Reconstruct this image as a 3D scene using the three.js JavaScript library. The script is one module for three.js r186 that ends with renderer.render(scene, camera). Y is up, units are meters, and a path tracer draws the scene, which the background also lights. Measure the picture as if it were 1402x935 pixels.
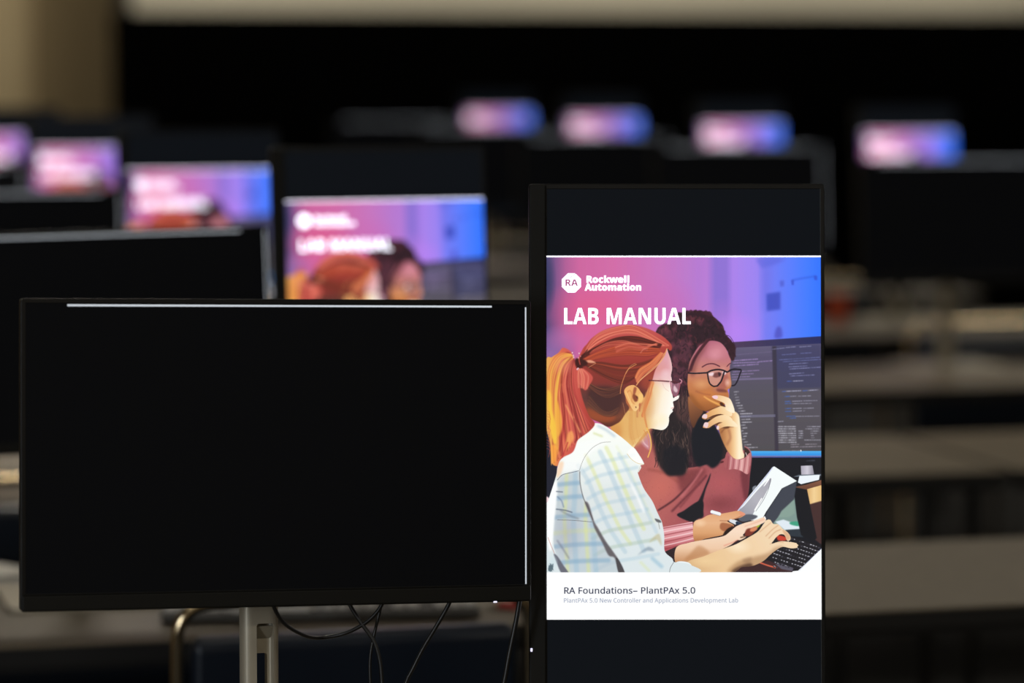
import * as THREE from 'three';
import { RoundedBoxGeometry } from 'three/addons/geometries/RoundedBoxGeometry.js';
import { Brush, Evaluator, SUBTRACTION } from 'three-bvh-csg';
import { RectAreaLightUniformsLib } from 'three/addons/lights/RectAreaLightUniformsLib.js';

// ================= camera, lamps, exposure =================
// The room: x runs along the rows of tables, -z from the seats towards the front wall, y is up.
const scene = new THREE.Scene();
scene.background = new THREE.Color(0x000000);
const camera = new THREE.PerspectiveCamera(12.13, 1402 / 935, 0.1, 60);
const EYE = new THREE.Vector3(0, 1.524, 0), PITCH = Math.atan(382.5 / 4401), YAW = THREE.MathUtils.degToRad(15);
camera.position.copy(EYE);
camera.rotation.set(-PITCH, -YAW, 0, 'YXZ');
camera.focus = 3.42;
camera.userData.fStop = 2.5;
camera.updateMatrixWorld(true);
scene.add(camera);

const renderer = new THREE.WebGLRenderer({ antialias: true });
renderer.toneMapping = THREE.LinearToneMapping;
renderer.toneMappingExposure = 1;
renderer.shadowMap.enabled = true;
RectAreaLightUniformsLib.init();

// Dimmed ceiling panels: [x, z, strength]
const PANEL_LIGHT = 2.1, CEILING = 3.2;
const CEILING_PANELS = [];
for (const [z, k] of [[2.2, [15, 13, 10, 6, 4]], [-0.6, [1, 1, 1, 1, 1]], [-3.8, [1, 1, 1.2, 1, 1]], [-7, [1, 13, 1.2, 5, 1]], [-10.2, [0.6, 0.6, 0.6, 0.6, 0.6]], [-14.5, [6.8, 8, 8, 8, 8]]])
  [-0.8, 1, 2.8, 4.6, 6.4].forEach((x, i) => CEILING_PANELS.push([x, z, k[i]]));

// ================= helpers =================
function rng(s) { return () => { s = (s + 0x6d2b79f5) | 0; let t = Math.imul(s ^ (s >>> 15), 1 | s); t = (t + Math.imul(t ^ (t >>> 7), 61 | t)) ^ t; return ((t ^ (t >>> 14)) >>> 0) / 4294967296; }; }
const used = {};
function numbered(name) { const k = used[name] = (used[name] ?? -1) + 1; return k ? `${name}_${String(k).padStart(3, '0')}` : name; }
function tag(o, label, category, group, kind) { if (label) o.userData.label = label; if (category) o.userData.category = category; if (group) o.userData.group = group; if (kind) o.userData.kind = kind; return o; }
function mesh(name, geometry, material, parent = scene) {
  const m = new THREE.Mesh(geometry, material);
  m.name = parent === scene ? numbered(name) : name; m.castShadow = m.receiveShadow = true; parent.add(m); return m;
}
function thing(name, label, category, group) { const o = new THREE.Group(); o.name = numbered(name); scene.add(o); return tag(o, label, category, group); }
function copyOf(source, label) { const o = source.clone(); o.name = numbered(source.name.replace(/_\d+$/, '')); o.userData = { ...source.userData, label }; scene.add(o); return o; }
function structure(name, geometry, material) { return tag(mesh(name, geometry, material), null, null, null, 'structure'); }
const box = (w, h, d, x = 0, y = 0, z = 0) => new THREE.BoxGeometry(w, h, d).translate(x, y, z);
const rbox = (w, h, d, r, x = 0, y = 0, z = 0, s = 3) => new RoundedBoxGeometry(w, h, d, s, r).translate(x, y, z);
// the point in the room that lies `depth` metres in front of the lens at this place of the 1402 x 935 photograph
function at(px, py, depth) { return new THREE.Vector3((px - 701) / 4401 * depth, (467.5 - py) / 4401 * depth, -depth).applyMatrix4(camera.matrixWorld); }
function tube(points, radius, segments = 60, sides = 10) { return new THREE.TubeGeometry(new THREE.CatmullRomCurve3(points, false, 'centripetal'), segments, radius, sides, false); }
function roundedPath(points, r) { // a bent tube's centre line: straight runs joined by round bends
  const path = new THREE.CurvePath();
  let from = points[0];
  for (let i = 1; i < points.length - 1; i++) {
    const p = points[i], a = p.clone().add(points[i - 1].clone().sub(p).setLength(r)), b = p.clone().add(points[i + 1].clone().sub(p).setLength(r));
    path.add(new THREE.LineCurve3(from, a)); path.add(new THREE.QuadraticBezierCurve3(a, p, b)); from = b;
  }
  path.add(new THREE.LineCurve3(from, points[points.length - 1]));
  return path;
}
function frameShape(w, h, r, iw, ih, cx = 0, cy = 0) { // a rounded rectangle with a rectangular opening
  const s = new THREE.Shape();
  roundRect(s, -w / 2, -h / 2, w, h, r);
  const o = new THREE.Path(); roundRect(o, cx - iw / 2, cy - ih / 2, iw, ih, 0.0006); s.holes.push(o);
  return s;
}
function roundRect(s, x, y, w, h, r) {
  s.moveTo(x + r, y); s.lineTo(x + w - r, y); s.quadraticCurveTo(x + w, y, x + w, y + r); s.lineTo(x + w, y + h - r); s.quadraticCurveTo(x + w, y + h, x + w - r, y + h);
  s.lineTo(x + r, y + h); s.quadraticCurveTo(x, y + h, x, y + h - r); s.lineTo(x, y + r); s.quadraticCurveTo(x, y, x + r, y);
}

// ================= materials =================
function noiseTexture(size, base, spread, seed, grain = 1) {
  const R = rng(seed), d = new Uint8Array(size * size * 4), coarse = Array.from({ length: 33 * 33 }, () => R() - 0.5);
  for (let y = 0; y < size; y++) for (let x = 0; x < size; x++) {
    const u = (x / size) * 32, v = (y / size) * 32, i = u | 0, j = v | 0, f = u - i, g = v - j, q = (a, b) => coarse[(b % 32) * 33 + (a % 32)];
    const n = (R() - 0.5) * grain + (q(i, j) * (1 - f) * (1 - g) + q(i + 1, j) * f * (1 - g) + q(i, j + 1) * (1 - f) * g + q(i + 1, j + 1) * f * g) * 0.9;
    for (let k = 0; k < 3; k++) d[(y * size + x) * 4 + k] = Math.max(0, Math.min(255, base[k] + n * spread));
    d[(y * size + x) * 4 + 3] = 255;
  }
  const t = new THREE.DataTexture(d, size, size); t.colorSpace = THREE.SRGBColorSpace; t.wrapS = t.wrapT = THREE.RepeatWrapping; t.magFilter = THREE.LinearFilter; t.needsUpdate = true;
  return t;
}
const phys = (o) => new THREE.MeshPhysicalMaterial(o);
const std = (o) => new THREE.MeshStandardMaterial(o);
const M = {
  plastic: phys({ specularIntensity: 0.4, color: 0x0c0b0a, roughness: 0.42 }),
  chin: phys({ specularIntensity: 0.4, color: 0x0d0c08, roughness: 0.55 }),
  // switched on but showing black: an LCD lets a little of its back light through
  darkScreen: phys({ specularIntensity: 0.14, color: 0x030304, roughness: 0.55, emissive: new THREE.Color(0.0012, 0.0013, 0.0016), emissiveIntensity: 1 }),
  barScreen: phys({ specularIntensity: 0.14, color: 0x030304, roughness: 0.55, emissive: new THREE.Color(0.0036, 0.0048, 0.0068), emissiveIntensity: 1 }),
  litLine: std({ color: 0x000000, emissive: new THREE.Color(0.87, 0.93, 1), emissiveIntensity: 0.68 }),
  powerLed: std({ color: 0x000000, emissive: new THREE.Color(0.75, 0.72, 1), emissiveIntensity: 1.4 }),
  stand: new THREE.MeshPhysicalMaterial({ color: 0xb2aa98, roughness: 0.4, metalness: 0.42 }),
  standInner: std({ color: 0x7d7666, roughness: 0.55 }),
  cable: std({ color: 0x070707, roughness: 0.4 }),
  laminate: std({ map: noiseTexture(256, [105, 94, 76], 10, 5), roughness: 0.55 }),
  tableEdge: std({ color: 0x100e0c, roughness: 0.6 }),
  steel: std({ color: 0x24221f, roughness: 0.5, metalness: 0.4 }),
  chrome: std({ color: 0xe0caa4, roughness: 0.11, metalness: 1 }),
  vinyl: std({ color: 0x141d2a, roughness: 0.36 }),
  glide: std({ color: 0x101010, roughness: 0.8 }),
  keyBase: std({ color: 0x4a4742, roughness: 0.6 }),
  key: std({ color: 0xd8d2c8, roughness: 0.55 }),
  carpet: std({ map: noiseTexture(256, [14, 13, 12], 12, 9), roughness: 1 }),
  wallLight: std({ map: noiseTexture(256, [186, 168, 132], 6, 11, 0.6), roughness: 0.9 }),
  wallShade: std({ map: noiseTexture(256, [132, 115, 84], 8, 12, 0.6), roughness: 0.9 }),  // front wall beige darkened to stand for shade on it
  sideWall: std({ color: 0x857967, roughness: 0.95 }),
  ceiling: std({ map: noiseTexture(128, [150, 146, 138], 12, 14), roughness: 1 }),
  drape: phys({ specularIntensity: 0.05, color: 0x020202, roughness: 1 }),
  projection: std({ color: 0xcfc8b4, roughness: 0.9 }),
  screenFrame: std({ color: 0x050505, roughness: 0.7 }),
  redCup: std({ color: 0xb2441f, roughness: 0.6 }),
  redCover: std({ color: 0xb5221c, roughness: 0.5 }),
  paper: std({ color: 0xe4e0d6, roughness: 0.8 }),
  addedPanelGlow: std({ color: 0x000000, emissive: new THREE.Color(0.86, 0.93, 1), emissiveIntensity: 1.5 }),  // glow of the panel added out of view on the left wall
  panelFrame: std({ color: 0xd8d4ca, roughness: 0.6 }),
  panelGlow: std({ color: 0x000000, emissive: new THREE.Color(1, 0.93, 0.8), emissiveIntensity: 1.4 }),
};

// ---------- the page shown on every upright screen: flat print, painted in a canvas (1 unit = 1/376 of the page width)
function paintPage() {
  const K = 4, cv = document.createElement('canvas');
  cv.width = 376 * K; cv.height = 498 * K;
  const c = cv.getContext('2d'), R = rng(77);
  c.scale(K, K); c.translate(-748, -350);
  c.lineCap = 'round'; c.lineJoin = 'round';
  // tile(x, y): numbers traced on a 7 times enlargement whose corner is at (x, y)
  const tile = (x, y) => (...n) => { const p = []; for (let i = 0; i < n.length; i += 2) p.push([x + n[i] / 7.01, y + n[i + 1] / 7.01]); return p; };
  const raw = (...n) => { const p = []; for (let i = 0; i < n.length; i += 2) p.push([n[i], n[i + 1]]); return p; };
  const A = tile(744, 346), B = tile(928, 346), C = tile(744, 436), D = tile(844, 416), E = tile(844, 500), F = tile(744, 526), G = tile(928, 440), H = tile(928, 530);
  const I = tile(744, 600), J = tile(928, 600), L7 = tile(744, 690), L = tile(928, 690);
  const rgba = (r, g, b, a = 1) => `rgba(${r | 0},${g | 0},${b | 0},${a})`;
  function trace(p, closed, smooth = true, d = c) {
    d.beginPath();
    const n = p.length, at = (i) => (closed ? p[(i + n) % n] : p[Math.max(0, Math.min(n - 1, i))]);
    d.moveTo(p[0][0], p[0][1]);
    for (let i = 0; i < (closed ? n : n - 1); i++) {
      const a = at(i - 1), b = at(i), f = at(i + 1), e = at(i + 2);
      if (smooth) d.bezierCurveTo(b[0] + (f[0] - a[0]) / 6, b[1] + (f[1] - a[1]) / 6, f[0] - (e[0] - b[0]) / 6, f[1] - (e[1] - b[1]) / 6, f[0], f[1]);
      else d.lineTo(f[0], f[1]);
    }
    if (closed) d.closePath();
  }
  // a softened shape is drawn on a small canvas of its own (quick), then laid over the page
  function paint(p, b, grow, draw) {
    if (b < 0.34) { draw(c); return; }
    const m = grow + b * 3 + 2, xs = p.map((a) => a[0]), ys = p.map((a) => a[1]);
    const x0 = Math.max(740, Math.min(...xs) - m), y0 = Math.max(342, Math.min(...ys) - m), x1 = Math.min(1132, Math.max(...xs) + m), y1 = Math.min(858, Math.max(...ys) + m);
    if (x1 <= x0 || y1 <= y0) return;
    const q = b > 1.4 ? 2 : K, o = document.createElement('canvas'), o2 = document.createElement('canvas');
    o.width = o2.width = Math.ceil((x1 - x0) * q); o.height = o2.height = Math.ceil((y1 - y0) * q);
    const d = o.getContext('2d'), e = o2.getContext('2d');
    d.lineCap = 'round'; d.lineJoin = 'round'; d.scale(q, q); d.translate(-x0, -y0); draw(d);
    e.filter = `blur(${b * q}px)`; e.drawImage(o, 0, 0);
    c.drawImage(o2, x0, y0, o.width / q, o.height / q);
  }
  const fill = (p, f, b = 0, smooth = true) => paint(p, b, 2, (d) => { d.fillStyle = f; trace(p, true, smooth, d); d.fill(); });
  const line = (p, s, w, b = 0, smooth = true) => paint(p, b, w + 2, (d) => { d.strokeStyle = s; d.lineWidth = w; trace(p, false, smooth, d); d.stroke(); });
  const grad = (x0, y0, x1, y1, ...stops) => { const g = c.createLinearGradient(x0, y0, x1, y1); for (let i = 0; i < stops.length; i += 2) g.addColorStop(stops[i], stops[i + 1]); return g; };
  const spot = (x, y, rx, ry, col, a) => { c.save(); c.translate(x, y); c.scale(1, ry / rx); const g = c.createRadialGradient(0, 0, 0, 0, 0, rx); g.addColorStop(0, rgba(...col, a)); g.addColorStop(0.5, rgba(...col, a * 0.55)); g.addColorStop(1, rgba(...col, 0)); c.fillStyle = g; c.fillRect(-rx, -rx, 2 * rx, 2 * rx); c.restore(); };
  const clipTo = (p, draw, smooth = true) => { c.save(); trace(p, true, smooth); c.clip(); draw(); c.restore(); };
  // strands of hair between two guide lines
  function strands(p, q, n, cols, w = 0.7, al = 0.6, jit = 1.6) {
    for (let i = 0; i < n; i++) {
      const t = R(), s = p.map((a, k) => { const b = q[k]; return [a[0] + (b[0] - a[0]) * t + (R() - 0.5) * jit, a[1] + (b[1] - a[1]) * t + (R() - 0.5) * jit]; });
      line(s, rgba(...cols[(R() * cols.length) | 0], al * (0.4 + 0.6 * R())), w * (0.7 + R()), 0.36);
    }
  }
  // the wall behind the two women
  c.fillStyle = grad(748, 0, 1124, 0, 0, '#4a4373', 0.03, '#7a4f86', 0.07, '#b05c95', 0.12, '#cd639e', 0.25, '#d069a6', 0.42, '#c674bd', 0.55, '#b578d0', 0.585, '#b67ad4', 0.615, '#8d70d2', 0.655, '#8d70d4', 0.68, '#a980ea', 0.77, '#9a82f2', 0.80, '#757af2', 0.9, '#537bff', 0.95, '#3f7aff', 1, '#2c73ff');
  c.fillRect(748, 350, 376, 500);
  spot(812, 425, 78, 46, [226, 88, 136], 0.75);
  spot(905, 425, 60, 50, [205, 100, 175], 0.5);
  spot(748, 385, 14, 50, [40, 46, 88], 0.85);
  spot(752, 485, 40, 42, [150, 108, 172], 0.9);
  spot(772, 462, 30, 20, [200, 110, 170], 0.5);
  spot(990, 445, 30, 40, [190, 125, 225], 0.5);
  spot(1010, 455, 34, 30, [185, 130, 245], 0.7);
  fill(B(770, 50, 1010, 50, 1000, 80, 830, 150, 780, 110), rgba(88, 96, 215, 0.6), 2.4);
  fill(B(790, 150, 900, 140, 880, 560, 800, 560), rgba(110, 110, 225, 0.45), 4, false);
  fill(B(850, 395, 985, 375, 985, 545, 855, 560), rgba(60, 76, 190, 0.9), 1.6, false);
  fill(B(980, 270, 1020, 265, 1020, 320, 985, 325), rgba(70, 80, 190, 0.6), 1.3, false);
  line(B(1100, 265, 1170, 250, 1320, 225), rgba(40, 80, 210, 0.5), 2.5, 1.2);
  fill(B(1090, 265, 1115, 260, 1115, 310, 1095, 310), rgba(50, 70, 190, 0.7), 0.9, false);
  fill(B(1310, 220, 1340, 220, 1340, 265, 1310, 260), rgba(40, 70, 200, 0.7), 0.9, false);
  fill(G(950, 60, 990, 60, 1000, 150, 930, 155), rgba(70, 70, 180, 0.7), 1.6);
  // screen with code
  fill(G(520, 200, 1380, 143, 1380, 1300, 500, 1300), grad(1004, 0, 1124, 0, 0, '#4a3654', 0.5, '#33305a', 1, '#20255a'), 0.4, false);
  fill(G(500, 255, 1380, 213, 1380, 1275, 480, 1275), grad(0, 472, 0, 618, 0, '#615a78', 0.12, '#564f6c', 0.45, '#54505c', 1, '#4f4b50'), 0.3, false);
  fill(G(900, 235, 1380, 212, 1380, 640, 945, 650), rgba(48, 52, 92, 0.6), 1.5, false);
  fill(G(905, 240, 945, 238, 965, 1270, 930, 1270), rgba(52, 46, 62, 0.8), 0.6, false);
  const dash = (p, col, w, al) => { for (let i = 0; i < p.length; i += 2) { const [a, b] = [p[i], p[i + 1]]; let x = a[0]; while (x < b[0]) { const e = Math.min(b[0], x + 1 + R() * 3.2), y = (t) => a[1] + ((t - a[0]) / (b[0] - a[0])) * (b[1] - a[1]); line([[x, y(x)], [e, y(e)]], rgba(...col, al * (0.35 + 0.4 * R())), w * 1.1, 0.35, false); x = e + 0.5; } } };
  dash(G(545, 322, 900, 292), [125, 110, 150], 1.2, 0.5);
  dash(G(530, 378, 765, 362, 530, 400, 775, 392, 780, 388, 905, 378, 530, 428, 770, 412), [168, 140, 200], 1.5, 0.85);
  dash(G(530, 485, 780, 470, 520, 510, 725, 502, 520, 535, 690, 530), [165, 138, 195], 1.3, 0.8);
  fill(G(520, 550, 910, 538, 910, 556, 520, 568), rgba(140, 125, 170, 0.55), 0.4, false);
  for (const [x, y, w] of [[540, 45, 40], [545, 72, 15], [552, 98, 30], [555, 125, 32], [558, 152, 32], [568, 178, 48], [580, 203, 42], [582, 230, 60], [600, 255, 110], [600, 282, 95], [610, 310, 80], [615, 337, 90], [605, 365, 38], [620, 392, 40], [610, 420, 14], [622, 445, 42], [630, 472, 24], [620, 500, 24], [632, 527, 34], [640, 553, 58], [650, 580, 110]]) dash(H(x, y + 2, x + w, y - 1), [205, 202, 215], 1.5, 0.8);
  fill(H(600, 270, 935, 262, 935, 288, 600, 293), rgba(120, 118, 145, 0.6), 0.3, false);
  dash(G(910, 268, 1030, 255, 1040, 252, 1130, 244, 1170, 246, 1280, 238), [165, 165, 205], 1.3, 0.7);
  dash(G(1000, 322, 1130, 312, 1180, 308, 1280, 302, 975, 370, 1360, 345, 1010, 388, 1370, 366), [120, 128, 190], 1.2, 0.7);
  dash(G(1070, 410, 1250, 400, 1065, 438, 1240, 428, 1075, 458, 1370, 440, 1070, 505, 1210, 495, 1080, 525, 1310, 515), [150, 152, 200], 1.3, 0.75);
  dash(G(1050, 576, 1090, 574, 1000, 675, 1030, 672, 1200, 668, 1240, 664), [80, 110, 200], 1.4, 0.9);
  dash(G(1105, 574, 1200, 570, 1040, 672, 1180, 666, 1250, 664, 1345, 658), [190, 190, 220], 1.4, 0.85);
  for (const [x, y, w] of [[1025, 92, 45], [1030, 140, 50], [1030, 160, 55], [1030, 208, 55], [1030, 235, 55], [1040, 282, 85], [1075, 300, 55]]) dash(H(x, y, x + w, y - 3), [70, 105, 190], 1.4, 0.9);
  for (const [x, y, w] of [[1080, 90, 55], [1155, 88, 120], [1100, 137, 90], [1205, 133, 130], [1100, 160, 180], [1105, 207, 80], [1205, 205, 95], [1105, 232, 80], [1205, 230, 12], [1130, 282, 225], [962, 332, 48]]) dash(H(x, y, x + w, y - 3), [170, 168, 190], 1.3, 0.8);
  for (let r = 0; r < 8; r++) { const y = 380 + r * 21.5, x = 962 + r * 1.2; dash(H(x, y, x + 80, y, 1055 + r * 1.2, y, 1125 + r * 1.2, y), [190, 188, 200], 1.7, 0.85); if (r > 1 && r < 6) dash(H(1160, y, 1196, y), [180, 178, 195], 1.7, 0.8); if (r < 7) dash(H([1240, 1225, 1275, 1275, 1280, 1280, 1215][r], y, [1370, 1350, 1350, 1330, 1300, 1308, 1370][r], y), [180, 178, 195], 1.4, 0.75); }
  dash(H(1085, 553, 1160, 550, 1085, 575, 1155, 573, 1225, 550, 1330, 548, 1170, 575, 1370, 570), [175, 165, 180], 1.4, 0.7);
  fill(raw(1010, 617.6, 1124, 617.6, 1124, 626, 1010, 626), grad(0, 617, 0, 626, 0, '#4fb4f0', 0.7, '#2f8fe4', 0.86, '#7f7fb4', 1, '#3a3a58'), 0.2, false);
  dash(H(1000, 612, 1180, 610), [190, 190, 200], 1, 0.7); line(H(1180, 605, 1180, 618), '#fff', 1);
  // dark lower background
  fill(raw(990, 626.4, 1124, 626.4, 1124, 784, 990, 784), '#0e111b', 0.3, false);
  dash(J(1235, 218, 1310, 215), [90, 90, 105], 1.6, 0.7);
  fill(F(0, 280, 60, 330, 120, 640, 130, 1400, 0, 1400), '#1c1f30', 0.8);
  fill(I(0, 560, 60, 590, 30, 700, 0, 700), '#f3d4da', 0.6);
  fill(J(1178, 266, 1290, 262, 1306, 352, 1182, 352), grad(1096, 0, 1114, 0, 0, '#a9a4b2', 0.5, '#cfcad6', 1, '#8d8a98'), 0.3, false);
  fill(J(1105, 370, 1160, 352, 1372, 345, 1372, 362, 1160, 372), '#5c6470', 0.3, false);
  fill(J(1165, 362, 1360, 352, 1352, 400, 1180, 442, 1150, 425), '#eef6fb', 0.3, false);
  fill(J(1105, 470, 1230, 445, 1380, 400, 1380, 720, 1270, 720, 1230, 500), grad(0, 657, 0, 700, 0, '#8a5a42', 0.4, '#5a372c', 1, '#3a2220'), 0.4, false);
  fill(J(1238, 490, 1380, 450, 1380, 640, 1272, 668), grad(1104, 0, 1124, 0, 0, '#d9ab6c', 0.5, '#f2d096', 1, '#e6bd7c'), 0.3, false);
  fill(L(1240, 10, 1380, -30, 1380, 395, 1310, 340), '#43292a', 0.5, false);
  fill(L(1000, 60, 1130, -80, 1180, 250, 1000, 260, 900, 180), '#7f9891', 0.8, false);
  fill(L(930, 170, 1010, 150, 1165, 205, 1165, 245, 1020, 250), '#dfeaf2', 0.5, false);
  fill(L(1075, 175, 1150, 170, 1158, 212, 1080, 198), '#3fa080', 0.5);
  fill(L(1030, 250, 1180, 240, 1200, 320, 1080, 310), '#2a323c', 0.5, false);
  fill(J(1105, 470, 1235, 495, 1290, 760, 1330, 960, 1290, 985, 1180, 930, 1140, 760), '#0d0f18', 0.4, false);
  fill(raw(852, 560, 935, 545, 965, 560, 1000, 620, 1020, 700, 1020, 790, 852, 790), '#2b1d22', 1, false);
  // ---- seated woman behind: dark curls, face, jumper
  const curls = D(380, 262, 430, 205, 500, 180, 560, 150, 610, 110, 690, 80, 790, 84, 880, 92, 960, 148, 1022, 212, 1044, 300, 1104, 360, 1142, 440, 1124, 545, 1080, 520, 1060, 450, 1000, 500, 800, 700, 760, 1100, 900, 1700, 640, 1700, 420, 1500, 330, 1300, 300, 900, 300, 500);
  fill(curls, grad(890, 430, 1000, 500, 0, '#3a1c2a', 0.5, '#2a1320', 1, '#351a26'), 0.5);
  clipTo(curls, () => {
    fill(D(560, 380, 720, 360, 700, 560, 640, 760, 540, 760), rgba(95, 50, 66, 0.75), 3);
    fill(D(420, 230, 560, 200, 560, 340, 480, 330), rgba(98, 44, 58, 0.55), 2.5);
    fill(D(690, 110, 860, 90, 840, 160, 720, 190), rgba(110, 48, 56, 0.45), 2);
    fill(E(560, 330, 680, 300, 720, 520, 700, 800, 540, 900, 520, 600), rgba(84, 60, 56, 0.75), 4);
    fill(E(740, 580, 830, 440, 960, 560, 1000, 700, 980, 900, 830, 960, 740, 800), '#0f1420', 1.2);
    for (let i = 0; i < 300; i++) { const x = 896 + R() * 105, y = 428 + R() * 100, r = 1 + R() * 3, a = R() * 6.3; const q = []; for (let k = 0; k < 5; k++) q.push([x + r * Math.cos(a + k * 0.6), y + r * 1.5 * Math.sin(a + k * 0.6)]); line(q, R() < 0.4 ? rgba(120 + R() * 50, 56 + R() * 24, 66 + R() * 20, 0.3) : rgba(20, 8, 16, 0.55), 0.7 + R() * 1.1, 0.4); }
    for (let i = 0; i < 46; i++) { const x = 898 + R() * 100, y = 432 + R() * 80, r = 1.6 + R() * 2.6; fill(raw(x - r, y, x, y - r * 1.3, x + r, y, x, y + r * 1.3), R() < 0.55 ? rgba(124, 58, 72, 0.4) : rgba(22, 8, 16, 0.5), 1); }
    for (let i = 0; i < 190; i++) { const x = 903 + R() * 46, y = 520 + R() * 130; line([[x, y], [x + (R() - 0.5) * 5, y + 6], [x + (R() - 0.5) * 7, y + 12 + R() * 6]], R() < 0.4 ? rgba(150, 115, 100, 0.3) : rgba(24, 16, 22, 0.5), 0.5 + R() * 0.8); }
  });
  for (let i = 0; i < 34; i++) { const q = i / 33, x = 600 + q * 530, y = q < 0.55 ? 104 - Math.sin(q * 5.2) * 22 : 100 + (q - 0.55) * 720, r = 14 + R() * 15, e = D(x - r, y, x, y - r, x + r, y, x, y + r); fill(e, R() < 0.5 ? 'rgba(46,18,30,.95)' : 'rgba(62,26,40,.9)', 0.5); }
  for (let i = 0; i < 60; i++) { const t = R(), x = 700 + t * 420, y = t < 0.5 ? 90 + t * t * 160 : 130 + (t - 0.5) * 700, p = D(x - 24, y + 14, x + R() * 16, y - 6 + R() * 14, x + 10 + R() * 18, y + 22 + R() * 14); line(p, rgba(44, 18, 32, 0.75), 0.9 + R(), 0.36); }
  line(D(1040, 305, 1085, 312, 1130, 380, 1142, 440), '#3c2038', 0.7);
  line(D(690, 75, 720, 60, 735, 85), '#4a2440', 0.5); 
  // jumper
  const jumper = raw(866, 600, 875, 588, 890, 582, 905, 612, 935, 640, 985, 630, 1000, 622, 1027, 618, 1026, 655, 1023, 680, 1012, 702, 975, 706, 940, 720, 900, 722, 880, 690, 868, 650);
  fill(jumper, grad(870, 600, 1020, 690, 0, '#b05c58', 0.35, '#bd6760', 0.62, '#a9565a', 1, '#9a4c54'), 0.4);
  clipTo(jumper, () => {
    fill(E(320, 620, 480, 620, 560, 900, 640, 1100, 480, 1000, 320, 760), rgba(90, 38, 44, 0.6), 2.5);
    spot(905, 668, 30, 30, [204, 108, 96], 0.7);
    line(I(1100, 690, 1250, 590, 1402, 440, 1500, 330), '#4c2029', 2.2, 0.8);
    line(I(1230, 700, 1330, 600, 1480, 450, 1560, 360), rgba(90, 36, 46, 0.9), 2.4, 1);
    line(I(1000, 300, 1150, 330, 1290, 420), rgba(140, 66, 58, 0.6), 3, 1.5);
    fill(I(1290, 360, 1402, 300, 1560, 300, 1480, 420, 1330, 520), rgba(110, 46, 52, 0.7), 3);
    line(J(30, 560, 140, 430, 230, 300), '#c06a6e', 2.6, 1.2);
    line(J(20, 660, 120, 540, 200, 420), rgba(128, 58, 64, 0.8), 2.6, 1);
    spot(990, 662, 28, 20, [190, 92, 96], 0.55); spot(985, 690, 30, 14, [120, 52, 58], 0.6);
    fill(J(600, 330, 680, 330, 680, 560, 640, 600), rgba(100, 40, 50, 0.7), 1.4);
    for (let i = 0; i < 500; i++) { const x = 868 + R() * 160, y = 585 + R() * 130; line([[x, y], [x + 0.8, y + 1.4]], R() < 0.5 ? rgba(225, 140, 130, 0.16) : rgba(70, 20, 30, 0.18), 0.5); }
  });
  fill(F(890, 500, 960, 440, 1020, 480, 1030, 620, 990, 620, 930, 560), '#c98a94', 1.2);
  line(F(930, 480, 960, 560, 1000, 600), 'rgba(250,215,215,.7)', 1.4, 0.5);
  fill(J(312, 335, 275, 420, 200, 590, 90, 760, 235, 760, 232, 640, 262, 500, 300, 400), '#1b1620', 0.7);
  fill(L(-10, 110, 60, 60, 180, -20, 240, -20, 235, 90, 200, 130, 140, 175), '#14131d', 0.5);
  // her hair falls over the jumper, dark
  fill(raw(892, 590, 905, 580, 918, 560, 930, 575, 944, 590, 943, 625, 938, 648, 926, 651, 912, 649, 900, 634, 896, 612), '#241b20', 1.6);
  fill(raw(962, 566, 972, 572, 981, 588, 989, 607, 987, 630, 976, 641, 966, 636, 956, 639, 949, 628, 946, 606, 949, 588), '#0d111c', 1.3);
  for (let i = 0; i < 120; i++) { const x = 894 + R() * 48, y = 575 + R() * 60; line([[x, y], [x + (R() - 0.5) * 6, y + 7], [x + (R() - 0.5) * 6, y + 13]], R() < 0.45 ? rgba(140, 108, 95, 0.33) : rgba(14, 12, 20, 0.6), 0.5 + R() * 0.7); }
  fill(raw(908, 618, 925, 610, 940, 622, 936, 646, 925, 650, 912, 648), rgba(15, 17, 27, 0.85), 1.6);
  // neck, face
  fill(E(690, 300, 760, 390, 830, 440, 780, 520, 740, 600, 715, 560, 690, 430), grad(942, 545, 955, 580, 0, '#a8693f', 1, '#5c3524'), 0.5);
  const face2 = raw(942, 509, 944, 496, 950, 484, 957, 474, 967, 468, 976, 466.4, 986, 469, 993.5, 477, 998, 487, 1000.6, 494, 999, 502, 999.6, 513, 1001.2, 525, 999.6, 531, 996, 534, 997.5, 539, 997, 547, 990, 556, 978, 562, 965, 563, 952, 556, 944, 543, 941, 527);
  fill(face2, grad(960, 466, 955, 563, 0, '#b4657a', 0.22, '#c0747f', 0.42, '#c98172', 0.62, '#c77c50', 0.85, '#b8703a', 1, '#95562c'), 0.35);
  clipTo(face2, () => {
    spot(983, 480, 18, 14, [214, 138, 150], 0.85);
    fill(D(690, 640, 730, 540, 800, 440, 880, 360, 840, 460, 780, 560, 740, 700), rgba(110, 52, 50, 0.5), 2);
    spot(960, 526, 14, 9, [226, 164, 112], 0.75); spot(968, 541, 16, 9, [214, 128, 66], 0.7);
    spot(984, 533, 12, 7, [180, 110, 100], 0.6);
    fill(E(1000, 80, 1060, 90, 1075, 180, 1010, 250, 960, 240, 985, 160), rgba(168, 92, 86, 0.7), 1.2);
    spot(996, 524, 5, 7, [240, 190, 170], 0.9); spot(990, 508, 5, 8, [228, 160, 150], 0.6);
    fill(E(960, 230, 1040, 235, 1060, 260, 980, 255), rgba(110, 54, 50, 0.75), 0.8);
    line(E(760, 250, 830, 275, 900, 285), rgba(150, 84, 56, 0.6), 1.6, 0.8);
    line(E(840, 300, 900, 340, 980, 375), 'rgba(250,190,110,.7)', 1.3, 0.5);
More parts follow.
